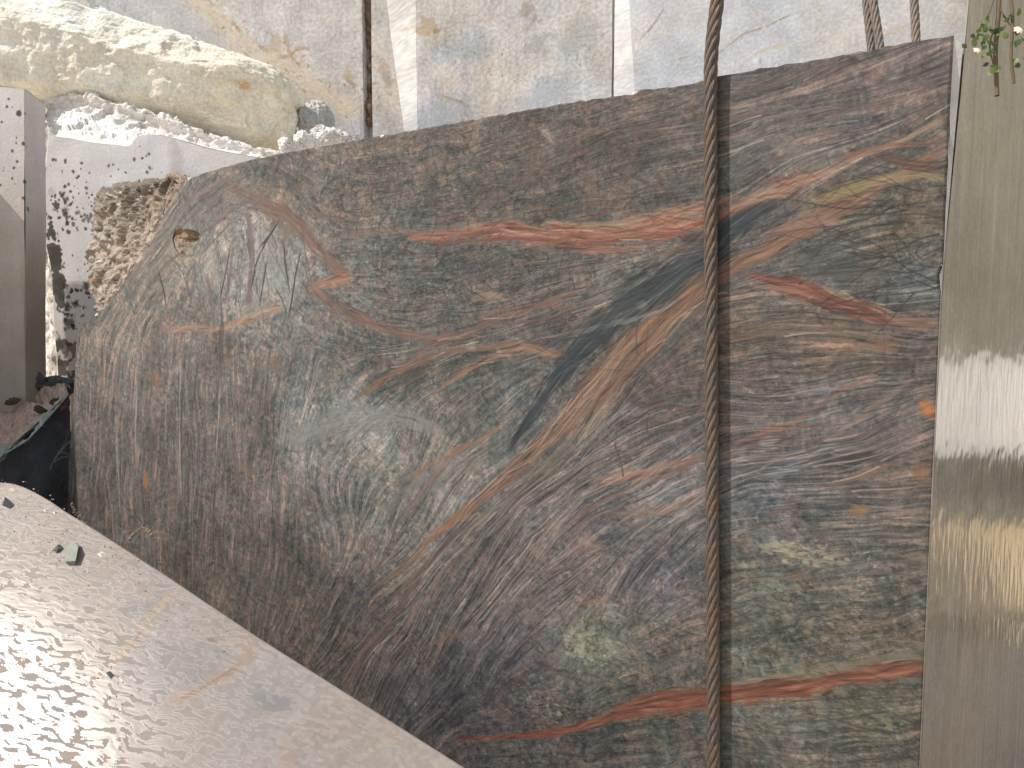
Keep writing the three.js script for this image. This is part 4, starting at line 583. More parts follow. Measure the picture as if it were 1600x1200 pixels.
const ropePale = M({ map: ropeTex[2], bumpMap: ropeTex[1], bumpScale: 0.0012, roughness: 0.7, color: 0xffffff });
function rope(path, R, label, mat, tint, group) {
  const o = new THREE.Group(); o.name = 'wire_rope' + (rope.n ? '_00' + rope.n : ''); rope.n = (rope.n || 0) + 1; scene.add(o); o.position.set(...path[path.length - 1]);
  const pts = path.map((p) => p.map((q, i) => q - path[path.length - 1][i])); const m = tint ? mat.clone() : mat; if (tint) m.color.set(tint);
  for (let i = 0; i < 6; i++) put('strand', ropeStrand(pts, R * 0.645, R * 0.37, R * 12.6, i / 6 * 6.28319), m, o);
  put('core', ropeStrand(pts, 0, R * 0.42, 1, 0), m, o);
  return tag(o, label, 'wire rope', group);
}
{
  const fr = {o:[.879,0,-1.551],x:[.845,0,.535],y:[0,1,0],n:[-.535,0,.845]}, w = (l, d) => l.map((p) => [fr.o[0] + fr.x[0] * p[0] + fr.n[0] * d, p[1], fr.o[2] + fr.x[2] * p[0] + fr.n[2] * d]);
  const up = (p, dx, dy, dz) => [p[0] + dx, p[1] + dy, p[2] + dz];
  const front = w([[-.432,.08],[-.442,.41],[-.457,.97],[-.473,1.538],[-.481,1.865],[-.485,2.025],[-.484,2.126],[-.473,2.237],[-.458,2.346]], 0.0175);
  const a = front[front.length - 1]; front.push(up(a, 0.12, 0.7, -0.03), up(a, 0.3, 1.8, -0.08)); front.reverse();
  rope(front, 0.0160, 'thick rusty steel wire rope hanging in front of the veined marble face', ropeMat);
  const back = (l, d, R, label, tint, lean) => { const q = w(l, d), e = q[q.length - 1]; q.push(up(e, lean, 1.2, 0.1)); q.reverse(); rope(q, R, label, ropePale, tint); };
  back([[-.273,1.746],[-.309,2.391],[-.323,2.506],[-.344,2.667],[-.358,2.782]], -1.3, 0.0150, 'left one of the two touching steel ropes rising behind the block top', 0xc9d2dc, -0.3);
  back([[-.241,1.743],[-.281,2.381],[-.293,2.495],[-.32,2.655],[-.338,2.77]], -1.28, 0.0150, 'right one of the two touching steel ropes rising behind the block top', 0xd4dde6, -0.3);
  back([[-.144,1.74],[-.172,2.368],[-.179,2.501],[-.19,2.633],[-.199,2.744]], -1.3, 0.0145, 'single pale grey steel rope rising alone behind the block top', 0xd8e2ec, -0.15);
}

// ------------------------------------------------------------------ the leaning slab in the foreground
{
  const t = thing('leaning_slab', {o:[-.618,.629,-2.017],x:[.82,-.303,.485],y:[.57,.496,-.655],n:[-.042,.814,.58]}, 'pale wet leaning marble slab in the foreground, sun glare on its rippled surface', 'stone slab');
  const out = [...spline([[-1.875,-.437],[-1.56,-.273],[-1.301,-.135],[-1.228,-.106],[-1.148,-.093],[-1.062,-.085]], 20), ...[[-.987,-.083],[-.819,-.072],[-.469,-.054],[-.272,-.047],[-.083,-.04],[.152,-.026],[.368,-.013],[.603,.001],[.914,.018]], ...[[1.092,-.021],[.838,-.95],[-.236,-1.462],[-1.769,-.9]]];
  const bx = out.map((p) => p[0]), by = out.map((p) => p[1]); const x0 = Math.min(...bx) - 0.1, x1 = Math.max(...bx) + 0.1, y0 = Math.min(...by) - 0.1, y1 = Math.max(...by) + 0.1;
  const st = plainStone(x0, y0, x1 - x0, y1 - y0, 420, [[-1.126,-.182,199,186,175],[-.654,-.175,193,178,167],[-.532,-.35,189,172,161],[-.392,-.135,185,174,167],[-.073,-.161,187,178,173],[-.141,-.312,185,174,167],[.113,-.103,189,180,173],[.313,-.071,191,178,169],[-.274,-.501,183,166,155],[-.107,-.022,191,178,167],[.499,-.041,193,182,171],[-.906,-.338,191,176,165]], { contrast: 0.9, streak: 0, fq: 1.6, warp: 0.06 });
  const S2 = (p, c, d, o) => st.vein(p, c, d, o);
  S2([[-.409,-.048,.008],[-.401,-.103,.013],[-.388,-.17,.015],[-.363,-.239,.014],[-.349,-.288,.011],[-.345,-.33,.009],[-.347,-.386,.007]], [200,170,140], [210,184,156], { alpha: 0.95, soft: 0.9, rag: 0.4 });
  S2([[-.693,-.214,.006],[-.647,-.114,.01],[-.567,-.034,.008]], [170, 150, 136], [200, 182, 166], { alpha: 0.5, soft: 1 });
  S2([[-.072,-.052,.011],[-.059,-.096,.021],[-.065,-.167,.024],[-.1,-.244,.02],[-.134,-.308,.012]], [202,172,144], [188,162,140], { alpha: 0.7, soft: 0.9, fib: 1 });
  S2([[-.124,-.305,.003],[-.083,-.216,.005],[-.059,-.13,.005]], [180,134,98], [190,150,118], { alpha: 0.7, fib: 0.7 });
  S2([[-.594,-.149,.012],[-.485,-.113,.019],[-.349,-.056,.009]], [198,176,158], [190,176,164], { alpha: 0.5, soft: 1, fib: 0.8 });
  S2([[.09,-.18,.007],[.102,-.211,.008],[.108,-.246,.006]], [200,176,156], [190,170,155], { alpha: 0.6, soft: 1 });
  S2([[.2,-.203,.008],[.256,-.222,.012],[.33,-.26,.012]], [202,172,150], [196,170,150], { alpha: 0.6, soft: 1 });
  S2([[.193,-.111,.008],[.278,-.104,.013],[.349,-.085,.01],[.465,-.027,.008]], [200,178,160], [196,176,160], { alpha: 0.5, soft: 1 });
  for (const [p, rx, ry] of [[[[-.442,-.181]][0], 0.05, 0.03], [[[-.177,-.186]][0], 0.11, 0.05], [[[.111,-.145]][0], 0.07, 0.03], [[[-.119,-.124]][0], 0.05, 0.02], [[[-.535,-.328]][0], 0.07, 0.02], [[[-.145,-.23]][0], 0.08, 0.04]]) st.blob(p[0], p[1], rx, ry, 0.4, [150, 152, 152], 0.5, 0.9, 0.8, 16);
  for (const p of [[-.355,-.234],[-.293,-.205],[-.176,-.144],[-.181,-.119]]) st.blob(p[0], p[1], 0.03, 0.006, 0.2, [130, 126, 124], 0.5, 0.7, 0.8, 20);
  seed(31); for (let i = 0; i < 500; i++) { const x = rr(x0, x1), y = rr(y0, y1); st.walk(x, y, rr(-0.3, 0.4), rr(0.03, 0.2), rr(0.001, 0.003), [[172, 150, 132], [150, 148, 146], [208, 196, 184], [190, 160, 132]][i % 4], rr(0.15, 0.5), 0.3, 0.05, null, 1); }
  // water lying in flat flecks: smooth where wet, matt where dry
  const film = (kind) => {
    const b = new Stone(x0, y0, x1 - x0, y1 - y0, 420);
    b.each((o, x, y) => {
      const u = x * 0.97 + y * 0.25, v = y * 0.97 - x * 0.25, w = 0.02 * n2(x * 14, y * 14), a = f2((u + w) * 19, (v + w) * 74, 3) + 0.22 * n2(x * 4, y * 4), wet = sst(-0.012, 0.004, a + 0.09);
      b.h[o] = kind ? 0.5 + 0.45 * f2((u + w) * 20 + 4, (v + w) * 72, 2) + 0.01 * n2(x * 170, y * 170) : 0; b.r[o] = b.b[o] = 0; b.g[o] = mixn(0.64, 0.21, wet);
    });
    if (kind) return b.heightTexture();
    for (let i = 0; i < b.h.length; i++) b.h[i] = b.g[i]; return b.heightTexture();
  };
  const mat = new THREE.MeshStandardMaterial({ map: st.texture(0.47), roughness: 1, roughnessMap: film(0), bumpMap: film(1), bumpScale: 0.0003 });
  const sh = new THREE.Shape(out.map((p) => new THREE.Vector2(p[0], p[1]))), g = new THREE.ExtrudeGeometry(sh, { depth: 0.42, bevelEnabled: true, bevelThickness: 0.004, bevelSize: 0.004, bevelOffset: -0.004, bevelSegments: 2 });
  g.translate(0, 0, -0.424);
  put('slab_body', g, mat, t);
}

// ------------------------------------------------------------------ right: wet wire-cut slab, turned away from the sun, mirroring the yard
{
  const t = thing('upright_sawn_slab', {o:[.875,0,-1.538],x:[.727,0,-.687],y:[0,1,0],n:[.687,0,.727]}, 'wet greenish grey upright sawn slab at the right edge with streaky reflections', 'stone block');
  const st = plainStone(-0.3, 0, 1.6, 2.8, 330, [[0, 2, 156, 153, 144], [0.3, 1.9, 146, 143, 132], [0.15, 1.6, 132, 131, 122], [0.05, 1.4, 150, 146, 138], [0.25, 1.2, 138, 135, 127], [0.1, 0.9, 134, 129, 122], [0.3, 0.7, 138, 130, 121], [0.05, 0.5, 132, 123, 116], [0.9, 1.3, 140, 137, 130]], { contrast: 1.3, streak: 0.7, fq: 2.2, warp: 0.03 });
  seed(61);
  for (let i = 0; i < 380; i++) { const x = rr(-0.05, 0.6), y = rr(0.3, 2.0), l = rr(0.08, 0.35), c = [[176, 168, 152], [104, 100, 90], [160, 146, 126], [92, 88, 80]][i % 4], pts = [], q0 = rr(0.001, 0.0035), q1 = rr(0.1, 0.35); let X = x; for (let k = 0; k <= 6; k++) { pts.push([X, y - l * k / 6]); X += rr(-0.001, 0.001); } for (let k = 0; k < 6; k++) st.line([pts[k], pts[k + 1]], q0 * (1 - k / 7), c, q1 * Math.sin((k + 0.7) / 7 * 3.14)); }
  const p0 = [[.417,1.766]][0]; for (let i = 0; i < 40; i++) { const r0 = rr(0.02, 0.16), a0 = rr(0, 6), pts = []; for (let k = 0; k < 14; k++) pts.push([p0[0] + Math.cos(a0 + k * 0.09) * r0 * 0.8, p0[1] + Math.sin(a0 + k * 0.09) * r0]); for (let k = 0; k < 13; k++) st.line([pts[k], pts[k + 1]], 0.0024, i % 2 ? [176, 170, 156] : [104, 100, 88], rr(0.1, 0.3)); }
  const bump = (() => { const b = new Stone(-0.3, 0, 1.6, 2.8, 330); b.each((q, x, y) => { b.h[q] = 0.5 + 0.42 * f2(x * 46, y * 12, 3) + 0.42 * f2(x * 12, y * 15, 2); }); return b.heightTexture(); })();
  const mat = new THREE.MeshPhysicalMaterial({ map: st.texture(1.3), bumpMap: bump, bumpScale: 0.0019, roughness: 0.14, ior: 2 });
  const bk = [0.9, -0.16];
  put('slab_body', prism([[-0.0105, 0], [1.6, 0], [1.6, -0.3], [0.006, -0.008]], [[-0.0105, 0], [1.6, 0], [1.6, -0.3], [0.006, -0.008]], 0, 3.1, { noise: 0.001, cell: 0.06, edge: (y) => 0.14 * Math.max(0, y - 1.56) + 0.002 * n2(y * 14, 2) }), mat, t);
}
{ // the yard that the wet slab mirrors, right of the picture
  const a = thing('sawn_quarry_block_004', [4.9, 0, -3.7], 'grey sawn block standing outside the right edge of the picture', 'stone block');
  put('block_body', prism([[-0.5, 1.3], [0.8, 1.2], [0.8, -1.3], [-0.5, -1.3]], [[-0.5, 1.3], [0.8, 1.2], [0.8, -1.3], [-0.5, -1.3]], 0, 0.68, { noise: 0.02, cell: 0.1 }), greyMat, a);
  const b = thing('sawn_quarry_block_005', [4.9, 0.69, -3.7], 'white block lying on the grey block outside the right edge', 'stone block');
  put('block_body', prism([[-0.8, 1.1], [0.6, 1.1], [0.6, -1.2], [-0.8, -1.2]], [[-0.3, 1.0], [0.6, 1.0], [0.6, -1.2], [-0.3, -1.2]], 0, 0.52, { noise: 0.05, cell: 0.06, topY: (x, z) => 0.52 + 0.12 * n2(x * 2, z * 3) }), brokenMat, b);
  const e = thing('tan_stone_block', [3.9, 0, -3.15], 'low tan stone block lying on the ground outside the right edge', 'stone block');
  const tn = plainStone(0, 0, 1, 1, 300, [[0.2, 0.2, 226, 200, 158], [0.7, 0.6, 232, 210, 172], [0.4, 0.9, 216, 188, 146]], { contrast: 1.4, streak: 0, fq: 2 });
  put('block_body', prism([[-0.75, 0.9], [0.55, 0.7], [0.5, -1.0], [-0.65, -1.1]], [[-0.6, 0.85], [0.55, 0.7], [0.5, -1.0], [-0.5, -1.05]], 0, 0.3, { noise: 0.02, cell: 0.08, topY: (x, z) => 0.06 + 0.1 * (x + 0.6) }), M({ map: tn.texture(), bumpMap: tn.heightTexture(), bumpScale: 0.006, roughness: 0.95 }), e);
  const c = thing('sawn_quarry_block_006', [7.2, 0, -4.2], 'tall grey green block standing farther outside the right edge', 'stone block');
  put('block_body', prism([[-0.7, 2.6], [1, 2.6], [1, -2], [-0.7, -2]], [[-0.7, 2.6], [1, 2.6], [1, -2], [-0.7, -2]], 0, 4.6, { noise: 0.03, cell: 0.2 }), M({ map: brokenMat.map, roughness: 0.95, color: 0x9a988c }), c);
}
// ------------------------------------------------------------------ tall sawn blocks at the back
{
  const top = 5.6, bot = 0;
  // left: bluish grey with a slanting beige band and a dirt filled drill groove
  const t = thing('sawn_quarry_block', {o:[-2.71,0,-7.834],x:[.97,0,.242],y:[0,1,0],n:[-.242,0,.97]}, 'bluish grey sawn block at the back with slanting beige band and brown groove', 'stone block');
  const st = plainStone(-3.2, 2.2, 4.9, 3.4, 200, [[-2.476,4.841,186,184,182],[-1.343,4.668,188,188,190],[-.739,4.293,184,186,188],[-.35,4.637,206,196,180],[.152,4.342,198,196,192],[-.218,4.186,204,190,170],[.288,4.083,208,192,170],[.706,3.804,206,188,164],[1.114,3.53,202,184,162],[.72,4.414,196,192,186],[1.129,4.256,198,192,184],[.421,3.7,180,182,186],[.838,3.486,172,176,182],[1.248,3.4,168,172,180],[.27,3.459,176,180,186],[1.529,4.221,200,190,176],[1.521,3.684,198,184,166],[1.45,3.387,186,180,172],[.988,4.026,200,194,186],[-2.193,3.947,186,186,184]], { cool: 1, contrast: 1.7, streak: 0.25, fq: 0.7, warp: 0.12 });
  const T = (p, c, d, o) => st.vein(p, c, d, o);
  T([[-.641,4.854,.065],[-.207,4.499,.103],[.148,4.187,.128],[.5,4.004,.114],[.845,3.793,.113],[1.25,3.521,.087]], [203,188,164], [212,201,182], { alpha: 0.8, soft: 0.9, rag: 0.8 }); T([[-.367,4.167,.065],[.137,3.845,.167],[.558,3.535,.191],[.972,3.263,.151]], [168,176,186], [178,184,190], { alpha: 0.8, soft: 0.9, rag: 0.6 }); T([[-1.098,4.901,.106],[-.578,4.533,.144],[-.073,4.112,.065]], [180,184,190], [190,192,196], { alpha: 0.6, soft: 0.9, rag: 0.6 });
  T([[-.418,4.801,.013],[.08,4.349,.016],[.432,4.133,.016],[.646,4.207,.013],[.852,4.098,.016],[1.122,3.895,.019],[1.287,3.701,.019]], [150,124,96], [172,146,116], { alpha: 0.7, rag: 1, gaps: 0.1 });
  T([[.474,4.375,.019],[.539,4.155,.019],[.641,4.024,.013]], [160,134,104], [176,150,120], { alpha: 0.7, rag: 1 });
  T([[.137,3.845,.013],[.491,3.664,.016],[.834,3.332,.013]], [150,140,128], [166,160,150], { alpha: 0.6, rag: 0.6 });
  for (const q of [[[.076,4.193,.01],[.431,4.071,.013],[.99,4.147,.009],[1.26,4.095,.006]], [[.654,4.541,.009],[.996,4.448,.009],[1.301,4.479,.006]], [[1.068,4.621,.009],[1.266,4.393,.009],[1.526,4.043,.006]], [[-1.832,4.517,.007],[-1.34,4.732,.01],[-.873,4.751,.007]], [[-1.435,4.417,.007],[-1.035,4.575,.008],[-.58,4.47,.007]], [[-1.734,4.835,.007],[-1.118,4.454,.008],[-.37,4.072,.007]]]) T(q, [218,212,200], [206,196,180], { alpha: 0.6, fib: 0.4, rag: 0.6 });
  for (const [p, rx, ry, c] of [[[[.365,4.262]][0], 0.1, 0.12, [176,156,130]], [[[1.155,3.892]][0], 0.08, 0.1, [176,152,122]], [[[.629,3.531]][0], 0.05, 0.06, [150,152,152]], [[[1.525,3.924]][0], 0.05, 0.16, [170,150,126]], [[[1.556,3.802]][0], 0.04, 0.1, [150,150,152]], [[[.838,3.486]][0], 0.2, 0.08, [160,166,174]]]) st.blob(p[0], p[1], rx, ry, 0.3, c, 0.5, 0.45, 1.3, 11);
  for (const [x, a] of [[565, 0.35], [600, 0.2]]) st.blob(...[[1.282,3.398]][0], 0.03, 0.25, 0, [140, 140, 146], a, 0.6, 0.3, 3);
  seed(51); for (let i = 0; i < 260; i++) { const x = rr(-3.1, 1.6), y = rr(2.4, 5.4); st.walk(x, y, rr(0.5, 2.6), rr(0.1, 0.6), rr(0.004, 0.009), [[214, 208, 196], [166, 160, 152], [200, 180, 152], [150, 140, 130]][i % 4], rr(0.15, 0.45), 0.35, 0.06, null, 1); }
  for (let i = 0; i < 130; i++) { const p = [[.431,4.071],[.707,3.865],[1.118,3.713],[1.457,3.869],[.008,4.355]][i % 5]; st.blob(p[0] + rr(-0.3, 0.3), p[1] + rr(-0.2, 0.2), rr(0.006, 0.03), rr(0.004, 0.015), rr(0, 3), [[140, 112, 84], [164, 136, 104], [120, 108, 96]][i % 3], rr(0.2, 0.6), 0.7, 0.9, 30); }
  const mat = M({ map: st.texture(), bumpMap: st.heightTexture(), bumpScale: 0.006, roughness: 0.85 });
  const xs = [[1.306,4.001],[1.399,3.993],[1.968,3.948]].map((p) => p[0]);
  const plan = [[-4.2, 0], [xs[0], 0], [xs[0] + 0.012, -0.1], [xs[1] - 0.012, -0.1], [xs[1], 0], [xs[2], 0], [xs[2] + 0.03, -1.6], [-4.2, -1.6]];
  put('block_body', prism(plan, plan, bot, top, { noise: 0.008, cell: 0.16 }), mat, t);
  // brown dirt caked in the groove
  const dirt = plainStone(0, 0, 0.4, 2, 300, [[0.1, 0.2, 120, 100, 82], [0.3, 1, 138, 112, 88], [0.2, 1.7, 110, 94, 80]], { contrast: 2, streak: 0, fq: 5 });
  const gx = (xs[0] + xs[1]) / 2, gy = [[1.35,3.424],[1.375,4.944]].map((p) => p[1]);
  put('groove_dirt', loft([[0, 1, 2, 3, 4, 5, 6].map((k) => [xs[0] + 0.008, mixn(gy[0], gy[1], k / 6), -0.06]), [0, 1, 2, 3, 4, 5, 6].map((k) => [gx, mixn(gy[0], gy[1], k / 6), -0.035]), [0, 1, 2, 3, 4, 5, 6].map((k) => [xs[1] - 0.008, mixn(gy[0], gy[1], k / 6), -0.06])], 90, 8, 0.05, 9, { hold0: false }), M({ map: dirt.texture(), roughness: 1 }), t);
}
{
  const t = thing('sawn_quarry_block_001', {o:[0,0,-6.7],x:[.961,0,.276],y:[0,1,0],n:[-.276,0,.961]}, 'beige and blue grey sawn block at the back with a bright slanting left corner', 'stone block');
  const st = plainStone(-1.8, 2.2, 3.2, 3.4, 230, [[-1.014,4.044,214,208,200],[-.958,3.537,216,212,206],[-.705,4.232,196,188,176],[-.647,4.007,192,178,152],[-.231,4.126,200,190,178],[.17,4.083,194,192,188],[-.587,3.865,178,180,182],[-.349,3.896,180,184,186],[-.589,3.618,212,196,176],[-.232,3.696,214,200,178],[0,3.568,212,200,180],[.283,3.756,204,196,182],[.559,3.99,200,192,176],[.723,3.766,202,196,180],[.45,3.845,192,196,192],[-.713,3.351,166,172,180],[-.471,3.333,172,176,180],[-.233,3.425,208,192,170],[0,3.352,204,196,186],[.285,3.437,178,186,194],[.562,3.467,192,194,192],[.779,3.502,204,198,188],[.282,4.176,188,186,182]], { cool: 1, contrast: 1.7, streak: 0.3, fq: 0.8, warp: 0.1 });
  const T = (p, c, d, o) => st.vein(p, c, d, o);
  T([[-.65,3.513,.009],[-.47,3.443,.014],[-.351,3.352,.011],[-.204,3.259,.006]], [140,116,92], [166,140,112], { alpha: 0.75, rag: 1, gaps: 0.1 });
  T([[-.834,3.527,.006],[-.59,3.425,.009],[-.352,3.242,.008]], [206,204,198], [190,182,170], { alpha: 0.7 }); T([[-.773,3.467,.006],[-.652,3.346,.009],[-.471,3.25,.006]], [206,200,190], [190,182,170], { alpha: 0.7 });
  T([[-.892,3.838,.011],[-.587,3.865,.011],[-.231,3.885,.008]], [140,136,130], [170,164,150], { alpha: 0.5, gaps: 0.1, rag: 1 });
  T([[-.465,4.286,.011],[-.231,4.126,.017],[.171,3.925,.011]], [212,198,178], [204,190,170], { alpha: 0.5, rag: 1 });
  st.blob(...[[-.779,4.119]][0], 0.12, 0.09, -0.3, [178, 160, 128], 0.7, 0.4, 1.2, 14); st.blob(...[[-.694,4.078]][0], 0.05, 0.035, -0.3, [150, 128, 96], 0.7, 0.7, 0.9, 16);
  for (const [p, rx, ry, c, a] of [[[[-.408,3.902]][0], 0.2, 0.08, [176,180,183], 0.5], [[[-.591,3.353]][0], 0.25, 0.1, [168,173,180], 0.6], [[[.257,3.413]][0], 0.25, 0.12, [184,189,195], 0.55], [[[.559,3.886]][0], 0.2, 0.12, [166,172,170], 0.5], [[[.142,4.139]][0], 0.06, 0.12, [140,132,116], 0.5], [[[.227,3.867]][0], 0.12, 0.06, [150,158,158], 0.4]]) st.blob(p[0], p[1], rx, ry, 0.3, c, a, 0.45, 1.3, 9);
  seed(52); for (let i = 0; i < 260; i++) { const p = [[-.408,3.929],[.171,3.925],[.56,3.834],[-.591,3.37],[0,3.729],[.724,3.662]][i % 6]; st.blob(p[0] + rr(-0.25, 0.25), p[1] + rr(-0.15, 0.15), rr(0.004, 0.02), rr(0.003, 0.012), rr(0, 3), [[130, 136, 136], [164, 140, 110], [110, 108, 102], [214, 208, 196]][i % 4], rr(0.2, 0.55), 0.7, 0.9, 40); }
  for (let i = 0; i < 120; i++) st.walk(rr(-1, 1.1), rr(3, 5.2), rr(0.3, 2.6), rr(0.1, 0.4), rr(0.003, 0.007), [[214, 206, 192], [160, 150, 138], [196, 172, 142]][i % 3], rr(0.2, 0.45), 0.35, 0.06, null, 1);
  const mat = M({ map: st.texture(), bumpMap: st.heightTexture(), bumpScale: 0.006, roughness: 0.85 });
  const x0 = [[-.886,3.81]][0][0], x1 = [[.864,3.65]][0][0], x2 = [[.917,3.645]][0][0];
  const b = [[x0, 0], [x1, 0], [x1 + 0.004, -0.07], [x2 - 0.004, -0.07], [x2, 0], [x2 + 0.02, 0], [x2 + 0.05, -1.4], [x0 - 0.1, -1.4], [x0 - 0.02, -0.06]];
  const tp = b.map((p) => [...p]); tp[8] = [x0 - 0.62, -0.42]; tp[7] = [x0 - 0.6, -1.4];
  put('block_body', prism(b, tp, 2.2, 5.6, { noise: 0.008, cell: 0.14 }), mat, t);
  const bb = b.map((p) => [...p]); put('block_foot', prism(bb, bb, 0, 2.199, { noise: 0.008, cell: 0.2 }), mat, t);
  put('rust_streak', new THREE.CylinderGeometry(0.008, 0.008, 3, 8).translate((x1 + x2) / 2, 4.1, -0.062), M({ color: 0x5a4636, roughness: 0.95 }), t);
}
{
  const t = thing('sawn_quarry_block_002', {o:[2.139,0,-5.773],x:[.951,0,.309],y:[0,1,0],n:[-.309,0,.951]}, 'pale blue grey sawn block with thin tan veins behind the marble block and ropes', 'stone block');
  const st = plainStone(-1.8, 2.0, 3.6, 2.8, 260, [[-1.265,3.747,218,214,208],[-.989,3.716,196,198,200],[-.7,3.778,200,202,202],[-.234,3.77,198,200,200],[-.459,3.562,198,200,202],[-.936,3.468,192,198,204],[.123,3.727,202,202,198],[.343,3.611,204,202,196],[.635,3.665,202,200,194],[.838,3.685,196,196,188],[1.04,3.617,186,184,172],[1.113,3.737,178,174,160]], { cool: 1, contrast: 1.3, streak: 0.1, fq: 1, warp: 0.08 });
  const T = (p, c, d, o) => st.vein(p, c, d, o);
  for (const q of [[[-1.189,3.728,.005],[-1.09,3.824,.007],[-.993,3.957,.006]], [[-.913,3.538,.005],[-.792,3.564,.007],[-.671,3.537,.006]], [[-.577,3.565,.005],[-.415,3.674,.006],[-.233,3.723,.005],[-.055,3.794,.005]]]) T(q, [150,124,100], [164,150,134], { alpha: 0.7, fib: 0.3, rag: 0.7, gaps: 0.15 });
  for (const q of [[[-.374,3.879,.005],[-.232,3.677,.008],[-.046,3.471,.006]], [[-.895,3.897,.006],[-.77,3.715,.01],[-.647,3.534,.006]], [[-.013,3.88,.005],[.167,3.721,.007],[.26,3.507,.005]], [[-1.187,3.591,.005],[-.893,3.801,.007],[-.655,3.938,.005]], [[-.319,3.523,.005],[.039,3.6,.007],[.379,3.785,.005]], [[.173,3.539,.005],[.384,3.651,.007],[.636,3.621,.005]], [[-1.141,3.878,.005],[-.939,3.662,.007],[-.887,3.463,.005]], [[-.559,3.856,.005],[-.327,3.85,.007],[-.097,3.707,.005]], [[.086,3.503,.009],[.258,3.575,.014],[.423,3.735,.009]]]) T(q, [220,214,204], [212,202,186], { alpha: 0.7, fib: 0.6, rag: 0.8, soft: 0.9 });
  for (const q of [[[-.456,3.42,.007],[-.274,3.542,.014],[-.093,3.569,.01]], [[.962,3.583,.018],[1.038,3.66,.027],[1.154,3.689,.022]], [[.346,3.497,.014],[.596,3.581,.018],[.799,3.646,.014]]]) T(q, [200,186,164], [190,178,158], { alpha: 0.5, soft: 1, rag: 0.9 });
  st.blob(...[[-.281,3.477]][0], 0.01, 0.03, 0, [140, 150, 120], 0.6, 0.6, 0.8, 40);
  seed(53); for (let i = 0; i < 260; i++) st.walk(rr(-1.6, 1.6), rr(2.2, 4.6), rr(0, 6.28), rr(0.1, 0.45), rr(0.002, 0.006), [[222, 218, 210], [172, 170, 166], [206, 188, 164], [182, 186, 190]][i % 4], rr(0.2, 0.55), 0.3, 0.07, null, 1);
  const mat = M({ map: st.texture(), bumpMap: st.heightTexture(), bumpScale: 0.004, roughness: 0.75 });
  const x0 = [[-1.171,3.541]][0][0], d0 = [x0, 0], xc = [[-1.382,3.76]][0][0], b = [d0, [1.75, 0], [1.75, -1.5], [xc - 0.1, -1.5], [xc - 0.03, -0.1]], tp = b.map((p) => [...p]); tp[0] = [[[-1.321,4.241]][0][0] + 0.01, 0];
  put('block_body', prism(b, tp, 2.6, 4.5, { noise: 0.006, cell: 0.12 }), mat, t);
  put('block_foot', prism(b, b, 0, 2.599, { noise: 0.006, cell: 0.2 }), mat, t);
}

// ------------------------------------------------------------------ boulders lying on the left
{
  const t = thing('cream_boulder', [[-2.622,3.116,-5.347]][0], 'long cream rounded boulder lying on top of the white sawn block', 'boulder');
  const g = rockGeo(1.12, 0.41, 0.55, 12, { cuts: 0, box: 3, detail: 90, rough: 0.034, facet: 0.02, freq: 4.2, planes: [[0.3, 1, 0.35, 0.98], [0.1, 0.55, 1, 1.0], [0.1, -0.8, 0.7, 0.95], [0.9, 0.6, 0.3, 1.14], [1, -0.6, 0.1, 1.08]] });
  t.rotation.set(0.0, 0.12, -0.17);
  put('boulder_body', g, creamMat, t);
}
{
  const t = thing('white_boulder', [[-3.629,3.638,-5.89]][0], 'rough white boulder behind the cream boulder in the upper left corner', 'boulder');
  put('boulder_body', rockGeo(0.85, 0.45, 0.5, 27, { cuts: 20, near: 0.7, detail: 50, rough: 0.16, freq: 5 }), brokenMat, t); t.rotation.set(0, 0.4, -0.32);
}
{
  const t = thing('white_boulder_001', [[-3.577,3.604,-5.486]][0], 'small rough white rock on the boulder at the top left corner', 'boulder');
  put('boulder_body', rockGeo(0.26, 0.13, 0.2, 33, { cuts: 14, near: 0.7, detail: 30, rough: 0.16, freq: 6 }), brokenMat, t); t.rotation.z = -0.1;
}
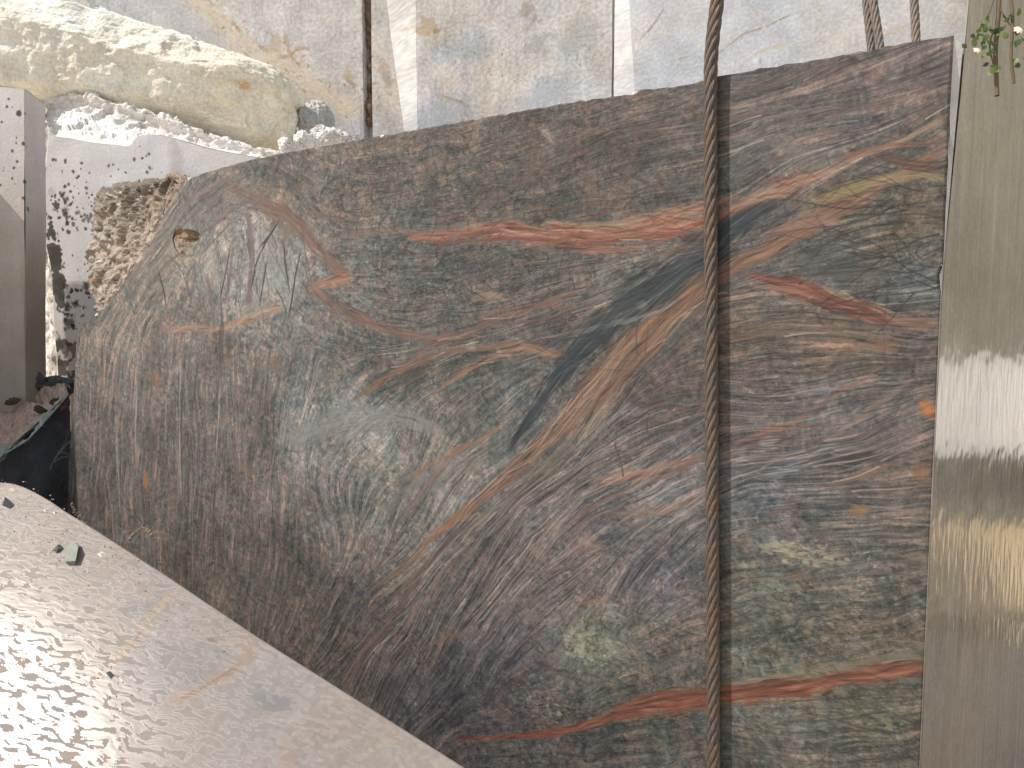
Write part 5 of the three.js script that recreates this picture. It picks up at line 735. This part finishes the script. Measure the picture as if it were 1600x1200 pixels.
// ------------------------------------------------------------------ white sawn block with dark spots
{
  const t = thing('spotted_white_block', {o:[-1.938,0,-4.207],x:[.97,0,.242],y:[0,1,0],n:[-.242,0,.97]}, 'white sawn block with black spots and rough broken top, left of the veined block', 'stone block');
  const st = plainStone(-0.95, 0.9, 2.9, 2.0, 380, [[-.615,2.457,220,219,220],[-.364,2.304,220,220,223],[.014,2.355,220,219,221],[.416,2.469,222,219,216],[.605,2.392,218,213,210],[-.546,2.134,220,220,223],[-.52,1.81,221,222,226],[-.492,1.519,220,222,228],[-.641,1.223,200,192,184],[.129,2.213,196,195,198]], { contrast: 0.5, streak: 0.25, fq: 1.4, warp: 0.04 });
  seed(19);
  const spot = (x, y, r) => st.blob(x, y, r, r * rr(0.7, 1.2), rr(0, 3), [52, 52, 54], rr(0.55, 0.92), rr(0.35, 0.8), rr(0.5, 0.9), 46);
  for (let i = 0; i < 110; i++) { const p = [[-.677,2.156],[-.634,2.137],[-.592,2.1],[-.698,2.175],[-.659,2.084],[-.501,2.168],[-.54,2.241],[-.618,1.629],[-.614,1.556],[-.553,1.61]][i % 10]; spot(p[0] + rr(-0.09, 0.09), p[1] + rr(-0.09, 0.09), rr(0.004, 0.016)); }
  for (let i = 0; i < 80; i++) { const p = [[-.621,2.351],[-.452,2.272],[-.373,2.128],[-.56,1.883],[-.524,1.737],[-.54,1.446],[-.615,1.298],[-.192,2.365],[-.069,2.352],[-.325,2.232]][i % 10]; spot(p[0] + rr(-0.14, 0.14), p[1] + rr(-0.12, 0.12), rr(0.003, 0.011)); }
  for (const [p, r] of [[[[-.461,2.095]][0], 0.028], [[[-.625,2.137]][0], 0.03], [[[-.685,2.167]][0], 0.024], [[[-.508,1.715]][0], 0.032], [[[-.149,2.401]][0], 0.014], [[[-.052,2.352]][0], 0.013], [[[-.692,2.426]][0], 0.012], [[[-.609,2.414]][0], 0.014], [[[-.556,2.355]][0], 0.014], [[[-.626,1.501]][0], 0.04], [[[-.643,1.593]][0], 0.03], [[[-.584,1.611]][0], 0.025]]) spot(p[0], p[1], r);
  // dark lichen along the broken left edge and the stained foot
  for (const [p, rx, ry, a] of [[[[-.725,1.941]][0], 0.05, 0.1, 0.9], [[[-.706,1.813]][0], 0.05, 0.14, 0.9], [[[-.683,1.666]][0], 0.05, 0.1, 0.85], [[[-.778,1.352]][0], 0.1, 0.09, 0.85], [[[-.754,1.222]][0], 0.14, 0.06, 0.8], [[[-.625,1.353]][0], 0.08, 0.05, 0.6], [[[-.809,1.445]][0], 0.06, 0.1, 0.7]]) st.blob(p[0], p[1], rx, ry, 0.15, [66, 66, 62], a, 0.12, 1.1, 17);
  for (const [p, rx, ry] of [[[[-.716,2.248]][0], 0.03, 0.03], [[[-.687,2.585]][0], 0.05, 0.02], [[[.116,2.384]][0], 0.05, 0.16]]) st.blob(p[0], p[1], rx, ry, 0, [178, 172, 166], 0.5, 0.6, 0.7, 12);
  const mat = M({ map: st.texture(), bumpMap: st.heightTexture(), bumpScale: 0.002, roughness: 0.8 });
  const outline = spline([[-.703,2.604],[-.675,2.56],[-.567,2.539],[-.439,2.511],[-.291,2.489],[-.166,2.475],[-.11,2.52],[-.02,2.528],[.141,2.492],[.337,2.433],[.529,2.39],[.718,2.354],[.902,2.305],[1.189,2.246]], 60), foot = [[-.758,.921]][0][1] - 0.5;
  const leftEdge = spline([[-.703,2.604],[-.743,2.392],[-.796,2.106],[-.769,1.96],[-.742,1.813],[-.737,1.593],[-.732,1.371],[-.727,1.147],[-.731,.922]], 40);
  // sawn face: grid between left edge and the far right, under the outline
  const xr = outline[outline.length - 1][0];
  const topAt = (x) => { for (let i = 1; i < outline.length; i++) if (x <= outline[i][0]) { const a = outline[i - 1], b = outline[i]; return a[1] + (b[1] - a[1]) * clamp((x - a[0]) / (b[0] - a[0])); } return outline[outline.length - 1][1]; };
  const leftAt = (y) => { for (let i = 1; i < leftEdge.length; i++) if (y >= leftEdge[i][1]) { const a = leftEdge[i - 1], b = leftEdge[i]; return a[0] + (b[0] - a[0]) * clamp((y - a[1]) / (b[1] - a[1])); } return leftEdge[leftEdge.length - 1][0]; };
  put('sawn_face', meshGrid(120, 110, (u, v) => { const yy = mixn(foot, 2.62, v), xl = leftAt(Math.min(yy, outline[0][1])), x = mixn(xl, xr, u), y = mixn(foot, topAt(x), v), xx = mixn(leftAt(y), xr, u); return [xx + 0.004 * n2(y * 30, 3) * (u < 0.01 ? 1 : 0), y, 0.004 * f2(xx * 5, y * 5, 2), xx, y]; }), mat, t);
  const o3 = outline.map((p) => [p[0], p[1], 0]);
  const mid = spline([[-1.156,2.801],[-1.038,2.809],[-.893,2.822],[-.752,2.798],[-.522,2.729],[-.341,2.668],[-.164,2.609],[.053,2.544],[.267,2.481],[.476,2.448],[.681,2.409],[1,2.35]], 30).map((p) => [p[0], p[1], -0.4]), rid = spline([[-1.229,2.948],[-1.091,2.943],[-.944,2.936],[-.801,2.918],[-.568,2.848],[-.385,2.789],[-.206,2.724],[.014,2.643],[.23,2.57],[.441,2.514],[.649,2.466],[.973,2.392]], 30).map((p) => [p[0], p[1], -0.46]), bk = spline([[-1.918,3.17],[-1.719,3.142],[-1.55,3.126],[-1.384,3.096],[-1.114,3.024],[-.903,2.956],[-.695,2.882],[-.44,2.796],[-.19,2.721],[.055,2.648],[.295,2.592],[.67,2.515]], 30).map((p) => [p[0], p[1] - 0.1, -1.1]);
  put('broken_top', loft([o3, mid, rid, bk], 240, 110, 0.014, 9, { sd: 8, facet: 0.028, ff: 9 }), brokenMat, t);
  // left broken side facets
  const le = leftEdge.map((p) => [p[0], p[1], 0]), l1 = spline([[-.861,2.76],[-.914,2.499],[-.988,2.204],[-1.013,2.111],[-.946,1.977],[-.946,1.825],[-.941,1.597],[-.937,1.366],[-.951,1.134],[-.965,.899]], 30).map((p) => [p[0], p[1], -0.12]), l2 = spline([[-1.253,2.897],[-1.322,2.601],[-1.399,2.359],[-1.462,2.175],[-1.493,2.029],[-1.524,1.862],[-1.551,1.608],[-1.579,1.351],[-1.617,1.091],[-1.634,.829]], 30).map((p) => [p[0], p[1], -0.5]);
  put('broken_side', loft([le, l1, l2].map((c) => c.slice().reverse()), 110, 60, 0.014, 8, { sd: 4, facet: 0.03, ff: 7 }), brokenMat, t);
  const body = prism([[-0.66, -0.06], [xr, -0.01], [xr, -1.2], [-0.8, -1.2]], [[-0.66, -0.06], [xr, -0.01], [xr, -1.2], [-0.8, -1.2]], 0, foot + 0.3, { noise: 0 }); put('block_body', body, mat, t);
}
// ------------------------------------------------------------------ left edge: white block, dark recess, ledge
{
  const t = thing('white_sawn_block', {o:[-2.387,0,-3.776],x:[.99,0,.139],y:[0,1,0],n:[-.139,0,.99]}, 'smooth white sawn block cut off by the left edge of the picture', 'stone block');
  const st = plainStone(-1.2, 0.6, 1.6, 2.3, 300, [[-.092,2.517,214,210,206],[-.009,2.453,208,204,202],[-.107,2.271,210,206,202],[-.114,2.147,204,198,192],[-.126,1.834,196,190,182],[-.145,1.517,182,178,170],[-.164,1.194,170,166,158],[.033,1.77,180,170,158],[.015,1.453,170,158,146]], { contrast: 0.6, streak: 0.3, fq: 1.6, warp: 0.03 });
  seed(23); for (let i = 0; i < 26; i++) { const p = [[-.092,2.517],[-.026,2.453],[-.091,2.24],[-.13,2.179],[-.034,2.315],[-.026,2.145]][i % 6], r = rr(0.003, 0.011); st.blob(p[0] + rr(-0.05, 0.05), p[1] + rr(-0.08, 0.08), r, r, 0, [70, 68, 68], 0.85, 0.5, 0.5, 40); } st.blob(...[[-.025,2.521]][0], 0.016, 0.018, 0, [60, 58, 58], 0.9, 0.4, 0.4, 40);
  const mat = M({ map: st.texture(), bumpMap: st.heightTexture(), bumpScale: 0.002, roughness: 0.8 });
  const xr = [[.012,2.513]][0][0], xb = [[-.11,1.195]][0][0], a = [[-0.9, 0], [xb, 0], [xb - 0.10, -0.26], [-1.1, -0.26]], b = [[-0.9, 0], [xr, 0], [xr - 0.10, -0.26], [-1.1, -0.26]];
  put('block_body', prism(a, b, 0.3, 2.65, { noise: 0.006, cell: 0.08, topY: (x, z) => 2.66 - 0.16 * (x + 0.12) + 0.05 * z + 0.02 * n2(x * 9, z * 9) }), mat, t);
}
{ // stands just outside the picture and shades the foot of the white block
  const t = thing('sawn_quarry_block_003', [-3.4, 0, -3.55], 'white sawn block standing outside the left edge of the picture', 'stone block');
  put('block_body', prism([[-0.9, 0.4], [0.72, 0.36], [0.7, -0.35], [-0.9, -0.35]], [[-0.9, 0.4], [0.66, 0.36], [0.62, -0.35], [-0.9, -0.35]], 0, 2.42, { noise: 0.02, cell: 0.08, topY: (x, z) => 2.42 + 0.06 * n2(x * 5, z * 5 + 3) }), brokenMat, t);
}
{
  const t = thing('dark_stone_ledge', [[-2.194,.968,-3.368]][0], 'dark navy stone ledge with pale veins and a green broken lip at left', 'stone block');
  const [a, b, c, d] = [[-2.267,.752,-2.949],[-2.262,1.146,-3.834],[-2.607,1.146,-4.135],[-2.72,1.089,-3.579]].map((p) => fromWorld(t, p)), dn = (p, q) => [p[0], p[1] - q, p[2]];
  const st = plainStone(-1.5, -1.5, 3, 3, 300, [[0, 0, 88, 92, 98], [-0.6, 0.4, 98, 102, 104], [0.6, -0.4, 82, 86, 94], [0.3, 0.8, 104, 110, 112]], { contrast: 1.6, streak: 0, fq: 1.6 });
  seed(64); for (let i = 0; i < 90; i++) st.walk(rr(-1.5, 1.5), rr(-1.5, 1.5), rr(0, 6.28), rr(0.2, 0.7), rr(0.004, 0.016), [[170, 174, 174], [146, 152, 158], [162, 150, 142], [200, 202, 200]][i % 4], rr(0.3, 0.75), 0.3, 0.06, null, 1);
  const mat = M({ map: st.texture(), bumpMap: st.heightTexture(), bumpScale: 0.006, roughness: 0.95 });
  put('dark_face', loft([[a, b], [dn(a, 0.4), dn(b, 0.45)], [dn(a, 1.2), dn(b, 1.2)]].map((q) => [q[0], q[0].map((k, i) => (k + q[1][i]) / 2), q[1]]), 60, 50, 0.02, 4, {}), mat, t);
  const gs = plainStone(0, 0, 1, 1, 400, [[0.2, 0.2, 146, 152, 142], [0.7, 0.3, 172, 172, 160], [0.5, 0.8, 132, 138, 130]], { contrast: 2.2, streak: 0, fq: 3 });
  const gm = M({ map: gs.texture(), bumpMap: gs.heightTexture(), bumpScale: 0.008, roughness: 0.85 });
  const lip = [[-2.38,.901,-3.112],[-2.343,.92,-3.414],[-2.323,.98,-3.57],[-2.305,1.06,-3.697],[-2.298,1.148,-3.884]].map((p) => fromWorld(t, p)), edge = [[-2.282,.772,-2.971],[-2.241,.911,-3.263],[-2.245,.956,-3.447],[-2.231,1.029,-3.574],[-2.256,1.14,-3.823]].map((p) => fromWorld(t, p));
  put('green_lip', loft([edge, lip], 60, 16, 0.03, 9, { sd: 5 }), gm, t);
  const back = [[-2.947,1.121,-3.882],[-2.75,1.148,-4.035],[-2.677,1.167,-4.137],[-2.634,1.174,-4.237],[-2.519,1.199,-4.29]].map((p) => fromWorld(t, p));
  const rs = plainStone(0, 0, 1, 1, 400, [[0.2, 0.2, 196, 168, 150], [0.7, 0.3, 206, 182, 166], [0.5, 0.8, 180, 154, 140]], { contrast: 2.4, streak: 0, fq: 4 });
  put('rusty_top', loft([lip, back], 70, 34, 0.05, 8, { sd: 9 }), M({ map: rs.texture(), bumpMap: rs.heightTexture(), bumpScale: 0.01, roughness: 1 }), t);
}
{
  const o = thing('dark_rock', [[-2.562,1.183,-3.937]][0], 'dark rounded rock in the shaded recess below the white sawn block', 'rock');
  put('rock_body', rockGeo(0.1, 0.15, 0.09, 44, { detail: 24, rough: 0.1 }), greyMat, o);
  const q = thing('green_stone', [[-2.489,1.154,-4.085]][0], 'blue green stone lying on the rusty ledge beside the veined block', 'rock');
  put('rock_body', rockGeo(0.11, 0.06, 0.1, 45, { detail: 24, rough: 0.12 }), M({ map: greyMat.map, bumpMap: greyMat.bumpMap, bumpScale: 0.006, roughness: 0.9, color: 0xe8ffff }), q);
}
// loose rubble: on the ledge, behind the top edge of the veined block
seed(90);
{
  const rubble = (name, list, lab, mat, grp) => list.forEach(([p, s], i) => { const o = put(name + (rubbleN[name] ? '_' + String(rubbleN[name]).padStart(3, '0') : ''), rockGeo(s * rr(0.9, 1.5), s * rr(0.5, 0.8), s * rr(0.7, 1.1), 200 + i + name.length * 31, { detail: 16, cuts: 12, near: 0.62, rough: 0.1, freq: 3, facet: 0.16 }), mat); rubbleN[name] = (rubbleN[name] || 0) + 1; o.position.set(...p); o.rotation.set(rr(-0.4, 0.4), rr(0, 6), rr(-0.4, 0.4)); tag(o, lab[i], 'stone fragment', grp); });
  const rubbleN = {};
  rubble('white_rubble', [[[[-1.093,2.626,-4.705]][0], 0.11], [[[-1.222,2.578,-4.601]][0], 0.085], [[[-.989,2.634,-4.806]][0], 0.06], [[[-1.315,2.532,-4.497]][0], 0.07], [[[-1.222,2.719,-4.914]][0], 0.07]], ['largest bright white fragment heaped behind the block top edge', 'white fragment left of the largest one behind the block edge', 'rightmost small white fragment behind the block top edge', 'leftmost white fragment under the tip of the cream boulder', 'white fragment topmost of the heap beside the cream boulder'], brokenMat);
  const g = thing('blue_grey_rock', [[-1.412,2.94,-5.533]][0], 'blue grey broken rock between the cream boulder and the back block', 'rock'); put('rock_body', rockGeo(0.13, 0.14, 0.12, 71, { detail: 26, rough: 0.14, freq: 4 }), M({ map: brokenMat.map, bumpMap: brokenMat.bumpMap, bumpScale: 0.008, roughness: 0.95, color: 0xd3dade }), g);
  rubble('rusty_rubble', [[[[-2.483,1.11,-3.731]][0], 0.035], [[[-2.318,1.078,-3.678]][0], 0.03], [[[-2.327,1.1,-3.83]][0], 0.035], [[[-2.228,1.072,-3.728]][0], 0.022]], ['reddish fragment on the ledge below the dark rock', 'reddish fragment in the middle of the rusty ledge', 'reddish fragment next to the blue green stone', 'small pale fragment on the ledge against the veined block'], M({ map: greyMat.map, bumpMap: greyMat.bumpMap, bumpScale: 0.006, roughness: 1, color: 0xffd2b4 }));
}
// chips lying on the foreground slab
{
  const fr = {o:[-.618,.629,-2.017],x:[.82,-.303,.485],y:[.57,.496,-.655],n:[-.042,.814,.58]}, chip = (name, p, lift, pts, label, mat, rot) => { const g = boxUV(new ConvexGeometry(pts.map(V))); const o = put(name, g, mat); const m = new THREE.Matrix4().makeBasis(V(fr.x), V(fr.y), V(fr.n)); o.quaternion.setFromRotationMatrix(m); o.rotateZ(rot); o.position.set(...[0, 1, 2].map((k) => fr.o[k] + fr.x[k] * p[0] + fr.y[k] * p[1] + fr.n[k] * lift)); tag(o, label, 'stone chip'); };
  seed(70);
  const green = M({ map: brokenMat.map, bumpMap: greyMat.bumpMap, bumpScale: 0.004, roughness: 0.9, color: 0xa3aea6 });
  chip('stone_chip', [[-.787,-.171]][0], 0, [[-0.038, 0.028, 0], [-0.028, 0.034, 0.012], [0.036, -0.02, 0], [0.042, -0.014, 0.016], [0.012, -0.03, 0], [0.012, -0.03, 0.013], [-0.036, 0.006, 0], [-0.032, 0.006, 0.016], [0.012, 0.02, 0.022], [-0.012, 0.036, 0.008]], 'largest grey green flat chip lying on the leaning slab', green, 0.1);
  chip('stone_chip_001', [[-.848,-.181]][0], 0, [[-0.014, -0.012, 0], [0.01, -0.014, 0], [0.012, 0.01, 0], [-0.01, 0.012, 0], [-0.008, 0.006, 0.012], [0.008, -0.006, 0.01]], 'small dark chip touching the largest chip on the slab', greyMat, 0);
  chip('stone_chip_002', [[-1.171,-.171]][0], 0, [[-0.02, -0.012, 0], [0.02, -0.014, 0], [0.022, 0.004, 0], [-0.018, 0.014, 0], [-0.016, 0.008, 0.022], [-0.004, -0.006, 0.018], [0.018, -0.01, 0.005]], 'grey chip near the upper left corner of the leaning slab', greyMat, 0.2);
  chip('stone_chip_003', [[-.716,-.119]][0], 0, [[-0.012, -0.006, 0], [0.012, -0.008, 0], [0.01, 0.008, 0], [-0.008, 0.008, 0], [0, 0, 0.008]], 'tiny white chip to the right of the largest chip', brokenMat, 0.1);
  chip('stone_chip_004', [[-.327,-.338]][0], 0, [[-0.014, -0.004, 0], [0.016, -0.006, 0], [0.012, 0.006, 0], [-0.01, 0.006, 0], [-0.004, 0.002, 0.008]], 'lone dark chip on the lower part of the slab', greyMat, 0);
  chip('stone_chip_005', [[-1.039,-.116]][0], 0, [[-0.008, -0.006, 0], [0.008, -0.006, 0], [0.008, 0.006, 0], [-0.006, 0.006, 0], [0, 0, 0.008]], 'left one of two tiny pale crumbs at the slab back edge', brokenMat, 0);
  chip('stone_chip_006', [[-1.002,-.105]][0], 0, [[-0.009, -0.005, 0], [0.009, -0.006, 0], [0.007, 0.006, 0], [-0.006, 0.005, 0], [0.001, 0, 0.008]], 'right one of two tiny pale crumbs at the slab back edge', brokenMat, 0);
  chip('stone_chip_007', [[-1.226,-.129]][0], 0, [[-0.012, -0.005, 0], [0.012, -0.006, 0], [0.01, 0.006, 0], [-0.009, 0.005, 0], [0.001, 0, 0.007]], 'pale crumb on the far rim of the leaning slab', brokenMat, 0.3);
}
{ // crumbs and dust grains along the far rim of the slab
  const fr = {o:[-.618,.629,-2.017],x:[.82,-.303,.485],y:[.57,.496,-.655],n:[-.042,.814,.58]}, gs = []; seed(83); const spots = [[-1.226,-.129],[-1.122,-.096],[-.953,-.103],[-.749,-.094],[-.974,-.179],[-.521,-.088],[-.749,-.18],[-.336,-.335],[-.229,-.103],[-1.09,-.158]];
  for (let i = 0; i < 150; i++) { const p = spots[i % spots.length], s = rr(0.0012, 0.0042), g = new THREE.TetrahedronGeometry(s, 0); g.rotateX(rr(0, 6)); g.rotateY(rr(0, 6)); g.scale(rr(0.8, 1.6), 1, rr(0.5, 0.9)); g.translate(p[0] + rr(-0.12, 0.12), p[1] + rr(-0.05, 0.03), s * 0.3); gs.push(g); }
  const o = put('stone_grit', mergeGeometries(gs), brokenMat); o.quaternion.setFromRotationMatrix(new THREE.Matrix4().makeBasis(V(fr.x), V(fr.y), V(fr.n))); o.position.set(...fr.o);
  tag(o, 'fine pale stone crumbs strewn over the upper part of the leaning slab', 'grit', null, 'stuff');
}
// dry twigs rooted in the gap behind the slab
function twig(name, pts, r, label, buds) {
  const o = new THREE.Group(); o.name = name; scene.add(o); o.position.set(...pts[0]); tag(o, label, 'dry twig');
  const q = pts.map((p) => new THREE.Vector3(p[0] - pts[0][0], p[1] - pts[0][1], p[2] - pts[0][2])), c = new THREE.CatmullRomCurve3(q), m = M({ color: 0x8f8473, roughness: 1 });
  put('stem', new THREE.TubeGeometry(c, 40, r, 5), m, o); const gs = [];
  for (let i = 0; i < buds; i++) { const p = c.getPointAt(rr(0.25, 1)), s = rr(0.6, 1.2) * r, g = new THREE.IcosahedronGeometry(s * 2, 0); g.scale(1, 1.8, 1); g.rotateZ(rr(-1.5, 1.5)); g.translate(p.x + rr(-3, 3) * r, p.y + rr(-3, 3) * r, p.z); gs.push(g); }
  const h = put('seed_heads', mergeGeometries(gs), m, o); h.userData.kind = 'stuff';
}
seed(15);
twig('dry_twig', [[-1.273,.744,-2.397],[-1.251,.784,-2.39],[-1.226,.821,-2.393],[-1.197,.84,-2.395],[-1.163,.824,-2.383],[-1.147,.795,-2.381]], 0.0018, 'dry curled grass stalk in the gap behind the leaning slab', 34);
twig('dry_twig_001', [[-1.452,.785,-2.551],[-1.495,.82,-2.574],[-1.517,.846,-2.576],[-1.53,.878,-2.578]], 0.002, 'dry grass stalk at the left foot of the veined block', 20);
twig('dry_twig_002', [[-1.11,.688,-2.342],[-1.116,.719,-2.345],[-1.121,.747,-2.347]], 0.0012, 'short dry stalk at the slab edge below the curled one', 8);

// ------------------------------------------------------------------ small plant hanging on the upright block
{
  const base = [[.86,2.102,-1.383]][0], t = thing('hanging_plant', base, 'small leafy plant with pale flowers hanging on the upright block at the top right', 'plant');
  const loc = (p) => fromWorld(t, p), stemM = M({ color: 0x6f6250, roughness: 1 });
  for (const [pts, r] of [[[[.86,2.102,-1.383],[.855,2.044,-1.373],[.85,1.977,-1.368],[.849,1.897,-1.356]], 0.0042], [[[.858,2.102,-1.383],[.835,2.042,-1.368],[.815,2.012,-1.36],[.803,1.987,-1.353]], 0.0016], [[[.868,2.098,-1.372],[.87,2.027,-1.357],[.867,1.96,-1.351],[.872,1.916,-1.348]], 0.003], [[[.847,2.02,-1.366],[.833,1.984,-1.358],[.836,1.949,-1.35]], 0.0013], [[[.852,2.053,-1.369],[.867,2.016,-1.356],[.882,2.003,-1.35]], 0.0013]]) put('stem', new THREE.TubeGeometry(new THREE.CatmullRomCurve3(pts.map((p) => V(loc(p)))), 20, r, 6), stemM, t);
  const leafG = (() => { const s = new THREE.Shape(); s.moveTo(0, 0); s.bezierCurveTo(0.45, 0.15, 0.5, 0.7, 0, 1); s.bezierCurveTo(-0.5, 0.7, -0.45, 0.15, 0, 0); const g = new THREE.ShapeGeometry(s, 5), P = g.attributes.position; for (let i = 0; i < P.count; i++) P.setZ(i, 0.25 * Math.abs(P.getX(i)) - 0.2 * P.getY(i) ** 2); g.computeVertexNormals(); return g; })();
  const lm = [0x5e7a3c, 0x47602f, 0x6f8450, 0x3d5230].map((c) => M({ color: c, roughness: 0.6, side: THREE.DoubleSide }));
  seed(6);
  [[.822,2.019,-1.358],[.83,2.022,-1.358],[.816,2.009,-1.355],[.824,2.009,-1.355],[.812,2.002,-1.355],[.805,1.996,-1.354],[.8,1.991,-1.354],[.797,1.982,-1.351],[.803,1.979,-1.351],[.812,1.994,-1.354],[.827,1.999,-1.354],[.834,2.002,-1.355],[.841,1.998,-1.354],[.846,1.994,-1.354],[.832,1.991,-1.354],[.825,1.989,-1.354],[.852,2.031,-1.357],[.859,2.033,-1.357],[.865,2.029,-1.357],[.837,1.98,-1.353],[.827,1.967,-1.352],[.83,1.971,-1.352],[.862,1.994,-1.354],[.873,1.996,-1.349],[.88,1.994,-1.349],[.884,1.987,-1.348],[.875,1.987,-1.348],[.882,1.959,-1.346],[.824,2.025,-1.359],[.831,2.011,-1.355],[.836,1.94,-1.35],[.851,1.938,-1.349],[.832,1.937,-1.349],[.818,1.996,-1.354],[.843,2.02,-1.356],[.85,2.011,-1.355]].flatMap((p, i) => i % 3 ? [p] : [p, [p[0] + rr(-0.012, 0.012), p[1] + rr(-0.016, 0.012), p[2] + rr(0, 0.008)], [p[0] + rr(-0.012, 0.012), p[1] + rr(-0.016, 0.012), p[2] + rr(0, 0.008)]]).forEach((p, i) => { const m = put('leaf', leafG, lm[i % 4], t); m.position.set(...loc(p)); m.scale.setScalar(rr(0.008, 0.014)); m.rotation.set(rr(-0.9, 0.6), rr(-0.8, 0.8), rr(-2.6, 2.6)); });
  const pg = leafG, fm = M({ color: 0xece6cf, roughness: 0.7, side: THREE.DoubleSide }), ym = M({ color: 0xc9b53a, roughness: 0.7, side: THREE.DoubleSide });
  for (const [p, n, m, s] of [[[[.805,1.972,-1.347]][0], 6, fm, 0.007], [[[.875,2.006,-1.347]][0], 7, fm, 0.009], [[[.841,1.937,-1.347]][0], 5, ym, 0.004]]) { const f = new THREE.Group(); f.name = 'flower'; t.add(f); f.position.set(...loc(p)); for (let k = 0; k < n; k++) { const q = put('petal', pg, m, f); q.scale.setScalar(s); q.rotation.set(-0.5, 0, k / n * 6.28); } }
}

renderer.render(scene, camera);
